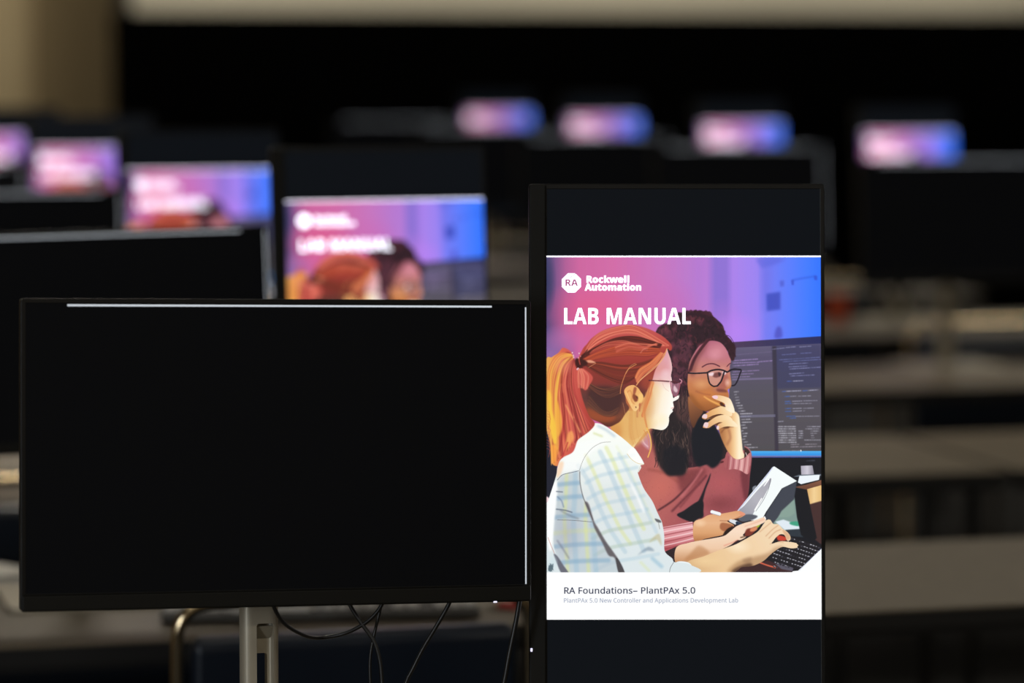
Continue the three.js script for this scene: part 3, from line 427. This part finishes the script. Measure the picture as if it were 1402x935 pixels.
  clipTo(tail, () => {
    const cs = [[150, 44, 44], [232, 120, 100], [206, 76, 70], [246, 150, 96], [120, 34, 36]];
    strands(C(285, 350, 200, 330, 90, 480, 60, 760, 90, 1390), C(300, 380, 280, 520, 300, 720, 380, 900, 460, 1040), 130, cs, 1.1, 0.55, 2);
    strands(C(280, 345, 150, 340, 50, 480, 40, 760, 80, 1100), C(290, 370, 190, 480, 150, 700, 140, 900, 140, 1300), 60, [[246, 180, 80], [250, 204, 80], [224, 110, 70], [190, 80, 60]], 1.1, 0.6, 2);
    fill(F(35, 60, 70, 100, 80, 250, 120, 400, 120, 560, 90, 560, 60, 420, 40, 240), 'rgba(250,206,70,.8)', 1); fill(F(120, 150, 170, 300, 170, 440, 130, 500, 110, 330), 'rgba(246,180,70,.8)', 1); fill(F(230, 480, 270, 450, 290, 520, 240, 600, 200, 640), 'rgba(250,170,96,.8)', 1.2); fill(I(70, 70, 130, 90, 110, 230, 80, 220), 'rgba(252,170,70,.8)', 1); line(F(210, 200, 280, 330, 350, 460), 'rgba(252,170,110,.7)', 2.2, 0.8);
    line(F(180, 90, 200, 280, 180, 470, 150, 640), 'rgba(150,40,40,.8)', 2, 0.9); line(F(230, 40, 260, 200, 330, 370), 'rgba(140,40,40,.7)', 1.8, 0.8); line(C(270, 370, 190, 470, 170, 620), 'rgba(130,36,36,.7)', 1.8, 0.8); line(F(290, 330, 320, 480, 300, 560), 'rgba(120,30,34,.7)', 1.6, 0.7); line(I(230, 40, 190, 150, 160, 230), 'rgba(176,40,54,.8)', 1.6, 0.7);
    spot(770, 500, 18, 16, [240, 150, 120], 0.5);
  });
  fill(C(320, 475, 380, 480, 470, 560, 440, 640, 400, 690, 360, 650, 320, 600), 'rgba(206,84,74,.95)', 0.5); strands(C(330, 480, 320, 560, 330, 660), C(380, 490, 440, 560, 420, 680), 24, [[240, 140, 120], [170, 56, 54], [250, 160, 120]], 0.7, 0.6);
  strands(C(270, 340, 230, 310, 170, 285), C(280, 350, 260, 310, 200, 280), 5, [[206, 90, 90]], 0.6, 0.9, 1);
  fill(C(300, 400, 330, 380, 400, 400, 420, 440, 350, 470, 310, 460), '#3c100f', 0.9); line(C(320, 470, 370, 470), '#300c0c', 1.6, 0.5);
  for (const [x, y] of [[275, 330], [285, 355], [340, 335], [350, 360], [335, 378], [288, 372], [330, 480], [322, 488]]) { fill(C(x - 8, y, x, y - 10, x + 9, y, x, y + 10), '#d99aa6', 0.15); line(C(x - 3, y - 3, x + 2, y - 2), '#fff0f2', 0.6, 0.1); }
  line(C(380, 300, 340, 380, 350, 440), 'rgba(190,70,60,.9)', 1.6, 0.4); line(C(420, 300, 370, 370, 360, 430), 'rgba(60,14,14,.8)', 1.5, 0.4);
  for (let i = 0; i < 14; i++) line(F(20 + R() * 10, 250 + i * 28, 45 + R() * 20, 270 + i * 28, 40 + R() * 20, 310 + i * 30), 'rgba(200,90,70,.7)', 0.5, 0.1);
  // ---- white foot of the page with its two lines, and the fine white line along the top
  c.fillStyle = '#fff'; c.fillRect(748, 783.4, 376, 66);
  c.fillRect(748, 350, 376, 1.9);
  const write = (t, font, x, y, w, h, col, bold = 0) => { c.save(); c.font = `${font} 40px sans-serif`; const m = c.measureText(t); c.translate(x, y); c.scale(w / m.width, h / 28.6); c.fillStyle = col; c.fillText(t, 0, 0); if (bold) { c.strokeStyle = col; c.lineWidth = bold; c.lineJoin = 'miter'; c.strokeText(t, 0, 0); } c.restore(); };
  c.shadowColor = 'rgba(60,20,60,.4)'; c.shadowBlur = 4; c.shadowOffsetX = 1.5; c.shadowOffsetY = 1.5;
  write('LAB MANUAL', 'bold', 769.6, 443.8, 177, 22, '#fff', 0);
  c.shadowColor = 'transparent'; c.shadowBlur = 0; c.shadowOffsetX = 0; c.shadowOffsetY = 0;
  write('Rockwell', 'bold', 801.8, 386.8, 60.4, 8.9, '#fff', 1.6); write('Automation', 'bold', 800.6, 397.6, 77.8, 8.9, '#fff', 1.6);
  write('RA Foundations\u2013 PlantPAx 5.0', '', 770.6, 812.6, 181, 8.6, '#15203f', 0.9);
  write('PlantPAx 5.0 New Controller and Applications Development Lab', '', 770.6, 824.8, 239.6, 6, '#8f9bb4', 0);
  // octagonal badge with two letters and two fine cuts
  fill(raw(777.4, 374, 787.2, 374, 795, 381.6, 795, 392.6, 787.2, 400.4, 777, 400.4, 769, 392.6, 769, 382), '#fff', 0, false);
  write('RA', 'bold', 772.6, 391.4, 18.4, 8.9, '#a8517f', 0.4); line(raw(778, 381.6, 787.6, 374.6), '#7a4a72', 0.7, 0, false); line(raw(771.6, 393.4, 786.6, 399.6), '#9a86a6', 0.5, 0, false);
  return cv;
}

// The page glows as the screen shows it; its paper white is brighter than the camera can hold.
const PAGE_PEAK = 2.5;
const pageTexture = (() => {
  const cv = paintPage(), w = cv.width, h = cv.height, x = cv.getContext('2d'), im = x.getImageData(0, 0, w, h), d = im.data;
  const lin = (v) => (v <= 0.04045 ? v / 12.92 : ((v + 0.055) / 1.055) ** 2.4), enc = (v) => (v <= 0.0031308 ? v * 12.92 : 1.055 * v ** (1 / 2.4) - 0.055);
  const low = new Uint8Array(256), full = new Uint8Array(256);
  for (let i = 0; i < 256; i++) { low[i] = Math.round(enc(lin(i / 255) / PAGE_PEAK) * 255); full[i] = i; }
  for (let i = 0; i < d.length; i += 4) {
    const m = Math.min(d[i], d[i + 1], d[i + 2]), k = i < w * 4 * 405 ? Math.max(0, Math.min(1, (m - 228) / 25)) : 0;
    for (let c = 0; c < 3; c++) d[i + c] = low[d[i + c]] * (1 - k) + full[d[i + c]] * k * (c < 2 ? 0.95 : 1);
    d[i + 3] = 255;
  }
  x.putImageData(im, 0, 0);
  const t = new THREE.CanvasTexture(cv); t.colorSpace = THREE.SRGBColorSpace; return t;
})();
M.page = std({ color: 0x000000, roughness: 0.5, emissive: 0xffffff, emissiveMap: pageTexture, emissiveIntensity: PAGE_PEAK });

// ================= the room =================
const X0 = -2.6, X1 = 9.4, ZN = 3, ZF = -15.7;
const floorMap = M.carpet.map; floorMap.repeat.set(24, 36);
structure('floor', box(X1 - X0 + 0.4, 0.12, ZN - ZF + 0.4, (X0 + X1) / 2, -0.06, (ZN + ZF) / 2), M.carpet);
structure('ceiling', box(X1 - X0 + 0.4, 0.12, ZN - ZF + 0.4, (X0 + X1) / 2, CEILING + 0.06, (ZN + ZF) / 2), M.ceiling);
structure('wall_left', box(0.15, CEILING, ZN - ZF, X0 - 0.075, CEILING / 2, (ZN + ZF) / 2), M.sideWall);
structure('wall_right', box(0.15, CEILING, ZN - ZF, X1 + 0.075, CEILING / 2, (ZN + ZF) / 2), M.sideWall);
structure('wall_back', box(X1 - X0 + 0.3, CEILING, 0.15, (X0 + X1) / 2, CEILING / 2, ZN + 0.075), M.sideWall);
structure('wall_front', box(X1 - X0 + 0.3, CEILING, 0.15, (X0 + X1) / 2, CEILING / 2, ZF - 0.075), M.wallLight);
// front wall strip before the black drape, its shade painted as a darker beige
structure('trim_1', box(0.9, CEILING, 0.06, 1.80 + 0.45, CEILING / 2, ZF + 0.03), M.wallShade);

// ceiling panels: a lit diffuser in a frame, and the light it gives
CEILING_PANELS.forEach(([x, z, k], i) => {
  const t = thing('ceiling_panel', `square ceiling light panel number ${i + 1} from the seats, above the tables`, 'light', 'square ceiling light panels');
  t.userData.label = 'square lit ceiling panel above the rows of tables';
  t.position.set(x, CEILING, z);
  const f = new THREE.Shape(); f.moveTo(-0.32, -0.32); f.lineTo(0.32, -0.32); f.lineTo(0.32, 0.32); f.lineTo(-0.32, 0.32);
  const o = new THREE.Path(); o.moveTo(-0.29, -0.29); o.lineTo(-0.29, 0.29); o.lineTo(0.29, 0.29); o.lineTo(0.29, -0.29); f.holes.push(o);
  mesh('frame', new THREE.ExtrudeGeometry(f, { depth: 0.015, bevelEnabled: false }).rotateX(Math.PI / 2), M.panelFrame, t);
  mesh('diffuser', box(0.58, 0.008, 0.58, 0, -0.005, 0), M.panelGlow, t);
  const l = new THREE.RectAreaLight(new THREE.Color(1, 0.93, 0.8), PANEL_LIGHT * k, 0.58, 0.58);
  l.position.set(x, CEILING - 0.02, z); l.lookAt(x, 0, z); l.name = 'panel_light'; scene.add(l);
});

// added unseen panel on the left wall, lit to draw the silver post's cool edge
{
  const t = thing('added_wall_light', 'added tall cool lit panel out of view on the left wall', 'light');
  mesh('frame', rbox(0.05, 1.36, 0.66, 0.01, 0, 0, 0), M.panelFrame, t); mesh('diffuser', box(0.006, 1.28, 0.58, 0.026, 0, 0), M.addedPanelGlow, t);
  t.position.set(X0 + 0.026, 1.5, -0.25);
  const l = new THREE.RectAreaLight(new THREE.Color(0.86, 0.93, 1), 26, 0.58, 1.28); l.position.set(X0 + 0.07, 1.5, -0.25); l.lookAt(X0 + 2, 1.5, -0.25); l.name = 'added_panel_light'; scene.add(l);
}

// black drape under the projection screen, hung in pleats
{
  const n = 260, w = 6.9, x0 = 2.115, top = 1.762, s = new THREE.Shape(), wave = (u) => 0.022 * Math.sin(u * 44) + 0.008 * Math.sin(u * 17 + 1);
  for (let i = 0; i <= n; i++) { const u = (i / n) * w; (i ? s.lineTo.bind(s) : s.moveTo.bind(s))(x0 + u, wave(u)); }
  for (let i = n; i >= 0; i--) { const u = (i / n) * w; s.lineTo(x0 + u, wave(u) - 0.012); }
  tag(mesh('stage_drape', new THREE.ExtrudeGeometry(s, { depth: top, bevelEnabled: false }).rotateX(-Math.PI / 2).translate(0, 0, -15.2), M.drape), 'black pleated drape hanging below the pale projection screen along the front wall', 'drape');
  const t = thing('projection_screen', 'wide pale projection screen above the black drape, only its lower edge in view', 'projection screen');
  mesh('fabric', box(6.75, 1.4, 0.012, 5.6, 1.76 + 0.66, -15.262), M.projection, t);
  const fr = (w2, h2, x, y) => mesh('frame', rbox(w2, h2, 0.04, 0.006, x, y, -15.27), M.screenFrame, t);
  fr(0.07, 2.1, 2.18, 2.03); fr(0.07, 2.1, 9.0, 2.03); fr(6.9, 0.06, 5.59, 3.1);
  for (const x of [2.18, 9.0]) mesh('leg', rbox(0.05, 1.1, 0.04, 0.006, x, 0.55, -15.3), M.screenFrame, t);
}

// ================= tables =================
const TABLE_H = 0.74;
function makeTable(length, TABLE_D, name, label) {
  const t = thing(name, label, 'table', 'tables in rows');
  const top = rbox(length, 0.004, TABLE_D, 0.0015, 0, TABLE_H - 0.002, 0, 2), uv = top.attributes.uv, p = top.attributes.position;
  for (let i = 0; i < p.count; i++) uv.setXY(i, p.getX(i) * 1.6, p.getZ(i) * 1.6);
  mesh('tabletop', top, M.laminate, t);
  mesh('core', box(length - 0.001, 0.024, TABLE_D - 0.001, 0, TABLE_H - 0.016, 0), M.tableEdge, t);
  for (const s of [-1, 1]) mesh('edge_trim', box(length - 0.01, 0.012, 0.02, 0, TABLE_H - 0.034, s * (TABLE_D / 2 - 0.03)), M.tableEdge, t);
  for (const sx of [-1, 1]) for (const sz of [-1, 1]) { const l = mesh('leg', new THREE.CylinderGeometry(0.014, 0.014, TABLE_H - 0.03, 10).translate(sx * (length / 2 - 0.14), (TABLE_H - 0.03) / 2, sz * 0.24), M.steel, t); mesh('foot', new THREE.CylinderGeometry(0.019, 0.019, 0.02, 10).translate(sx * (length / 2 - 0.14), 0.01, sz * 0.24), M.glide, l); }
  for (const sx of [-1, 1]) mesh('cross_bar', new THREE.CylinderGeometry(0.009, 0.009, 0.48, 8).rotateX(Math.PI / 2).translate(sx * (length / 2 - 0.14), 0.16, 0), M.steel, t);
  return t;
}
const ROW = { A: [2.9, 4.3, 5.75, 7.45, 8.95], B: [0, 4.27, 5.7, 7.2, 8.65, 10.1, 11.55], C: [0, 0, 5.7, 7.2, 8.65, 10.1, 11.55, 13.0] };
const tableLabels = {
  A: ['laminate table under the nearest dark wide screen and the sharp upright screen', 'laminate table with the pale keyboard, seen just below the nearest dark wide screen', 'laminate table glimpsed at the left edge above a chair with a shining rail', 'laminate table of the fourth row on the left, hidden behind screens', 'laminate table of the fifth row on the left, hidden behind screens'],
  B: ['', 'bare laminate table nearest the camera at the right, lowest of the tabletops there', 'bare laminate table at the right, second one up from the lower edge of the photo', 'laminate table at the right just beside the pale stand base, third one up', 'laminate table of the fifth row, in the gap left of the sharp upright screen', 'laminate table of the sixth row behind the sharp upright screen', 'laminate table of the seventh row, far behind the sharp upright screen'],
  C: ['', '', 'bare laminate table cut by the right edge of the photo, second one up', 'laminate table carrying the pale stand of the blurred wide screen at the right', 'laminate table with the orange cup, behind the blurred stand at the right', 'laminate table under the second nearest far upright screen of the right file', 'laminate table under the third far upright screen of the right file', 'laminate table under the farthest upright screen of the right file'],
};
const proto = {};
for (const [key, x0, x1, deep] of [['A', -0.55, 1.28, 0.7], ['B', 1.30, 2.52, 0.61], ['C', 2.54, 4.37, 0.61]]) ROW[key].forEach((edge, i) => {
  if (!edge) return;
  const label = tableLabels[key][i];
  const t = proto[key] ? copyOf(proto[key], label) : (proto[key] = makeTable(x1 - x0, deep, 'folding_table', label));
  t.position.set((x0 + x1) / 2, 0, -edge - deep / 2);
});

// ================= screens =================
const deg = THREE.MathUtils.degToRad;
const POST_Z = -0.058;
function standParts(t, headY) {
  // post: a bar with well-rounded corners, a pocket cut into its front and a cable slot through the back of the pocket
  const s = new THREE.Shape(); roundRect(s, -0.0205, -0.013, 0.041, 0.026, 0.0125);
  const bar = new Brush(new THREE.ExtrudeGeometry(s, { depth: headY + 0.01, bevelEnabled: false, curveSegments: 10 }).rotateX(-Math.PI / 2));
  const cut = (w, h2, d2, x, y, z) => { const k = new Brush(rbox(w, h2, d2, 0.0032, x, y, z, 4)); k.updateMatrixWorld(); return k; };
  bar.updateMatrixWorld();
  const ev = new Evaluator(); ev.useGroups = false; ev.attributes = ['position', 'normal'];
  let r = ev.evaluate(bar, cut(0.0185, 0.13, 0.026, 0.0045, 0.127, 0.0125), SUBTRACTION); r.updateMatrixWorld();
  r = ev.evaluate(r, cut(0.0135, 0.092, 0.06, 0.002, 0.112, 0), SUBTRACTION);
  const post = mesh('stand_post', r.geometry, M.stand, t); post.position.z = POST_Z;
  mesh('cable_lip', box(0.0184, 0.0012, 0.022).rotateX(-0.95).translate(0.0045, 0.1795, 0.003), M.standInner, post);
  const b = new THREE.Shape(); roundRect(b, -0.122, -0.1, 0.244, 0.2, 0.014);
  mesh('stand_base', new THREE.ExtrudeGeometry(b, { depth: 0.006, bevelEnabled: true, bevelThickness: 0.002, bevelSize: 0.002, bevelSegments: 3 }).rotateX(-Math.PI / 2).translate(0, 0.002, -0.04), M.stand, t);
  mesh('hinge', rbox(0.062, 0.06, 0.022, 0.006, 0, headY, -0.036), M.plastic, t);
}
function headPart(name, geometry, material, t, [x, y, tilt, roll]) { const m = mesh(name, geometry, material, t); m.position.set(x, y, 0.02); m.rotation.set(-deg(tilt), 0, deg(roll)); return m; }
function makeWide(label, head = [0, 0.388, 4, 0]) {
  const t = thing('wide_monitor', label, 'monitor', 'wide dark monitors'), W = 0.5268, H = 0.296, OW = 0.5362, OH = 0.318, CY = -0.0065;
  headPart('housing', rbox(OW, OH, 0.018, 0.004, 0, CY, -0.0102), M.plastic, t, head);
  headPart('rear_cover', rbox(0.3, 0.2, 0.024, 0.011, 0, -0.01, -0.03), M.plastic, t, head);
  headPart('bezel', new THREE.ExtrudeGeometry(frameShape(OW - 0.0016, OH - 0.0016, 0.0035, W, H, 0, -CY), { depth: 0.0012, bevelEnabled: true, bevelThickness: 0.0008, bevelSize: 0.0008, bevelSegments: 2 }).translate(0, CY, -0.0012), M.plastic, t, head);
  const s = headPart('screen', box(W, H, 0.001), M.darkScreen, t, head);
  mesh('lit_line', box(W - 0.0425 - 0.038, 0.002, 0.0004, (0.0425 - 0.038) / 2, H / 2 - 0.0026, 0.0008), M.litLine, s);
  mesh('lit_line', box(0.0014, H - 0.004, 0.0004, W / 2 - 0.001, -0.0012, 0.0008), M.litLine, s);
  const c = headPart('chin', rbox(OW - 0.0012, 0.0172, 0.006, 0.0022, 0, -H / 2 - 0.0089, 0.0004), M.chin, t, head);
  mesh('power_light', box(0.0036, 0.0016, 0.0024, 0.2284, -H / 2 - 0.0172, 0.0022), M.powerLed, c);
  standParts(t, head[1]);
  return t;
}
function makeUpright(label, head = [0, 0.379, 6, 0]) {
  const t = thing('upright_monitor', label, 'monitor', 'upright monitors showing the cover page'), W = 0.2963, H = 0.538, CH = 0.0192, OW = W + CH + 0.0042, OH = H + 0.0104, CX = (0.0042 - CH) / 2;
  headPart('housing', rbox(OW, OH, 0.018, 0.004, CX, 0, -0.0102), M.plastic, t, head);
  headPart('rear_cover', rbox(0.2, 0.3, 0.024, 0.011, 0, 0, -0.03), M.plastic, t, head);
  headPart('bezel', new THREE.ExtrudeGeometry(frameShape(OW - 0.0016, OH - 0.0016, 0.0035, W, H, -CX, 0), { depth: 0.0012, bevelEnabled: true, bevelThickness: 0.0008, bevelSize: 0.0008, bevelSegments: 2 }).translate(CX, 0, -0.0012), M.plastic, t, head);
  const s = headPart('screen', box(W, H, 0.001), M.barScreen, t, head);
  const page = new THREE.PlaneGeometry(W, W * 498 / 376).translate(0, 0, 0.0009);
  mesh('displayed_page', page, M.page, s);
  const c = headPart('chin', rbox(CH - 0.0004, OH - 0.0012, 0.006, 0.0022, -W / 2 - CH / 2 - 0.0002, 0, 0.0004), M.chin, t, head);
  mesh('power_light', box(0.0022, 0.0036, 0.0024, -W / 2 - CH + 0.0026, -0.2285, 0.0028), M.powerLed, c);
  standParts(t, head[1]);
  return t;
}
const PAGE_LIGHT = 0.25;
// [x, distance from the seats, turn in degrees, label]
const WIDE = [
  [0.614, 3.272, 0.3, 'dark wide screen nearest the camera, with sharp white lines along its top and right edges', [0.010, 0.3879, 5.1, -1.33]],
  [0.603, 4.62, 0, 'dark wide screen cut by the left edge, blurred grey line along its top', [0, 0.391, 3, 1.1]],
  [0.614, 6.20, 0, 'small blurred dark wide screen in the third row at the left edge'],
  [0.600, 7.75, 0, 'blurred dark wide screen at the far left, in front of the cut-off pink page'],
  [3.215, 7.62, 0, 'large blurred dark wide screen at the right edge on a pale stand'],
  [3.120, 9.05, 0, 'blurred dark wide screen left of the rightmost bright page'],
  [3.100, 10.5, 0, 'blurred dark wide screen below the second bright page from the left in the far file'],
  [3.080, 11.95, 0, 'blurred dark wide screen below the leftmost bright page of the far file'],
  [3.060, 13.35, 0, 'farthest dark wide screen, a dim band left of the leftmost bright far page'],
];
const UPRIGHT = [
  [1.0766, 3.3013, -14.7, 'sharp upright screen in focus showing a cover page with two women at work', [0, 0.3804, 6.1, 0]],
  [1.040, 4.60, 0, 'slightly blurred upright screen just above the nearest dark wide screen', [0, 0.388, 5.7, 0.2]],
  [1.044, 6.24, 0, 'blurred upright screen, third in the left file, left of the slightly blurred one'],
  [1.057, 7.95, 0, 'blurred upright screen with a small pink page, fourth in the left file'],
  [1.012, 9.45, 0, 'upright screen cut by the left edge, only a pink corner of its page showing'],
  [3.660, 9.05, 0, 'rightmost and nearest blurred upright screen of the far right file'],
  [3.630, 10.5, 0, 'second blurred upright screen from the right in the far right file'],
  [3.570, 11.95, 0, 'third blurred upright screen from the right in the far right file'],
  [3.515, 13.35, 0, 'farthest blurred upright screen, leftmost of the far right file'],
];
for (const [list, make] of [[WIDE, makeWide], [UPRIGHT, makeUpright]]) {
  let first;
  for (const [x, d, turn, label, head] of list) {
    const t = head ? make(label, head) : first ? copyOf(first, label) : (first = make(label));
    t.position.set(x, TABLE_H, -d); t.rotation.y = deg(turn);
    if (make === makeUpright) { // the glow of the page, just in front of its glass
      const l = new THREE.RectAreaLight(new THREE.Color(1, 0.86, 0.95), PAGE_LIGHT, 0.2963, 0.3924); l.name = 'page_light'; scene.add(l);
      t.updateMatrixWorld(true); const s = t.getObjectByName('screen'); l.position.copy(s.localToWorld(new THREE.Vector3(0, 0, 0.004))); l.lookAt(s.localToWorld(new THREE.Vector3(0, 0, 1)));
    }
  }
}

// ================= chairs =================
function makeChair(label) {
  const t = thing('stacking_chair', label, 'chair', 'dark chairs with shining tube frames'), v = (x, y, z) => new THREE.Vector3(x, y, z), hw = 0.2325;
  const path = roundedPath([v(-hw - 0.012, 0.012, 0.285), v(-hw - 0.004, 0.44, 0.242), v(-hw, 0.836, 0.256), v(hw, 0.836, 0.256), v(hw + 0.004, 0.44, 0.242), v(hw + 0.012, 0.012, 0.285)], 0.05);
  const f = mesh('back_frame', new THREE.TubeGeometry(path, 160, 0.0088, 14, false), M.chrome, t);
  for (const s of [-1, 1]) mesh('glide', new THREE.CylinderGeometry(0.011, 0.012, 0.024, 12).translate(s * (hw + 0.012), 0.012, 0.285), M.glide, f);
  const pad = rbox(0.43, 0.315, 0.04, 0.018, 0, 0, 0, 4), p = pad.attributes.position;
  for (let i = 0; i < p.count; i++) { const x = p.getX(i), y = p.getY(i); p.setZ(i, p.getZ(i) - 0.022 * (1 - (x / 0.215) ** 2)); p.setY(i, y - (y > 0 ? 0.004 * (1 - (x / 0.215) ** 2) : 0)); }
  pad.computeVertexNormals();
  mesh('back_pad', pad.rotateX(0.035).translate(0, 0.636, 0.248), M.vinyl, t);
  mesh('seat', rbox(0.445, 0.06, 0.42, 0.026, 0, 0.452, -0.015, 4), M.vinyl, t);
  mesh('seat_frame', new THREE.TubeGeometry(roundedPath([v(-hw - 0.004, 0.43, 0.24), v(-hw + 0.006, 0.415, -0.2), v(hw - 0.006, 0.415, -0.2), v(hw + 0.004, 0.43, 0.24)], 0.04), 60, 0.008, 10, false), M.chrome, t);
  for (const s of [-1, 1]) { const l = mesh('leg', tube([v(s * 0.2, 0.412, -0.17), v(s * 0.212, 0.2, -0.2), v(s * 0.222, 0.012, -0.235)], 0.0088, 20, 12), M.chrome, t); mesh('glide', new THREE.CylinderGeometry(0.011, 0.012, 0.024, 12).translate(s * 0.222, 0.012, -0.235), M.glide, l); }
  return t;
}
let chair0;
for (const [x, d, turn, label] of [
  [0.868, 4.275, 0, 'dark chair with a brassy tube frame showing under the nearest dark wide screen'],
  [0.725, 5.56, 0, 'dark chair whose shining top rail shows at the left edge beside the nearest dark screen'],
  [3.43, 8.14, 0, 'chair whose rail makes a bright blurred bar behind the stand at the right'],
  [3.56, 9.85, 2, 'chair in front of the sixth row, behind the blurred wide screen at the right'],
  [3.5, 12.75, -1, 'far chair whose rail glints between the blurred and the sharp upright screens'],
]) { const t = chair0 ? copyOf(chair0, label) : (chair0 = makeChair(label)); t.position.set(x, 0, -d); t.rotation.y = deg(turn); }

// ================= small things on the tables =================
{
  const t = thing('keyboard', 'pale keyboard lying on the table under the nearest dark wide screen', 'keyboard');
  mesh('case', rbox(0.448, 0.014, 0.13, 0.005, 0, 0.011, -0.065), M.keyBase, t);
  for (const x of [-0.19, 0.19]) mesh('foot', rbox(0.03, 0.005, 0.012, 0.002, x, 0.0025, -0.02), M.glide, t);
  const wide = new Map([[1, rbox(0.0165, 0.008, 0.0165, 0.002, 0, 0, 0, 2)]]);
  const rows = [[15, 1], [15, 1], [14, 1], [13, 1], [12, 1]];
  for (let r = 0; r < 5; r++) for (let k = 0; k < 22; k++) {
    if (k === 15 || k === 18) continue;
    if (r === 3 && k > 15 && k < 18) continue;
    const m = mesh('key', wide.get(1), M.key, t); m.position.set(-0.2095 + k * 0.01995, 0.0215 + r * 0.0005, -0.022 - r * 0.0215);
  }
  const space = mesh('key', rbox(0.11, 0.008, 0.0165, 0.002), M.key, t); space.position.set(-0.07, 0.0213, -0.0105 + 0.0005);
  t.position.set(0.895, TABLE_H, -4.372); t.rotation.y = -0.157;
}
{
  const t = thing('notebook', 'pale closed notebook on the table at the far left, beside the nearest dark screen', 'notebook');
  mesh('pages', box(0.2, 0.012, 0.28, 0, 0.008, 0), M.paper, t);
  for (const y of [0.001, 0.0152]) mesh('cover', rbox(0.206, 0.002, 0.286, 0.0009, 0, y, 0, 2), M.paper, t);
  const p = at(-98, 786, 4.9); t.position.set(p.x, TABLE_H, p.z); t.rotation.y = 0.55;
}
{
  const t = thing('memory_stick', 'small red stick lying on the table under the corner of the nearest dark wide screen', 'memory stick');
  mesh('body', rbox(0.018, 0.009, 0.032, 0.0035, 0, 0.0045, 0), M.redCover, t);
  mesh('plug', rbox(0.012, 0.0045, 0.014, 0.001, 0, 0.0045, -0.022), M.stand, t);
  const p = at(696, 828, 4.63); t.position.set(p.x, TABLE_H, p.z); t.rotation.y = 0.9;
}
{
  const t = thing('cup', 'orange cup on a table, a small blurred spot right of the sharp upright screen', 'cup');
  const prof = [[0, 0.002], [0.026, 0], [0.028, 0.004], [0.036, 0.086], [0.0385, 0.088], [0.0385, 0.091], [0.0355, 0.091], [0.027, 0.008], [0, 0.007]].map(([x, y]) => new THREE.Vector2(x, y));
  mesh('body', new THREE.LatheGeometry(prof, 28), M.redCup, t);
  t.position.set(3.45, TABLE_H, -9.08);
}

// ================= cables hanging behind the two nearest screens =================
function cable(label, radius, pts, group) {
  const c = mesh('cable', tube(pts, radius, 110, 10), M.cable);
  tag(c, label, 'cable', 'black cables behind the nearest screens'); return c;
}
{
  const D = 3.40, P = (x, y, d = D) => at(x, y, d), lie = (x, y, dx, dz) => { const p = at(x, y, D); return new THREE.Vector3(p.x + dx, TABLE_H + 0.0035, p.z + dz); };
  cable('black cable hanging in a loop right of the silver post', 0.0021, [P(371, 804, 3.33), P(374, 828, 3.33), P(387, 851, 3.34), P(412, 868, 3.36), P(441, 873), P(475, 866), P(505, 849), P(522, 829), P(529, 800)]);
  cable('black cable curving down from the middle of the dark screen, crossing the loop', 0.0022, [P(470, 800), P(479, 828), P(496, 855), P(512, 878), P(520, 904), P(523, 935), P(526, 1000), P(530, 1072), lie(534, 1095, 0.02, 0.03), lie(534, 1095, 0.06, 0.1)]);
  cable('thin black cable dropping straight down behind the curved cable', 0.0017, [P(528, 800, 3.42), P(521, 832, 3.42), P(512, 870, 3.42), P(507, 900, 3.42), P(507, 935, 3.42), P(514, 1000, 3.42), P(520, 1068, 3.42), lie(524, 1090, 0.03, -0.06), lie(524, 1090, 0.07, -0.11)]);
  cable('black cable slanting down to the left, right of the loop', 0.0022, [P(626, 800), P(614, 828), P(597, 858), P(578, 890), P(566, 914), P(556, 935), P(552, 985), P(556, 1062), lie(562, 1092, 0.02, -0.01), lie(562, 1092, 0.07, -0.03)]);
  cable('thicker black cable beside the chin of the sharp upright screen', 0.0026, [P(715, 795, 3.43), P(711, 825, 3.43), P(705, 858, 3.43), P(697, 897, 3.43), P(690, 935, 3.43), P(678, 985, 3.43), P(672, 1055, 3.43), lie(672, 1078, 0.0, -0.04), lie(672, 1078, -0.03, -0.11)]);
}

renderer.render(scene, camera);
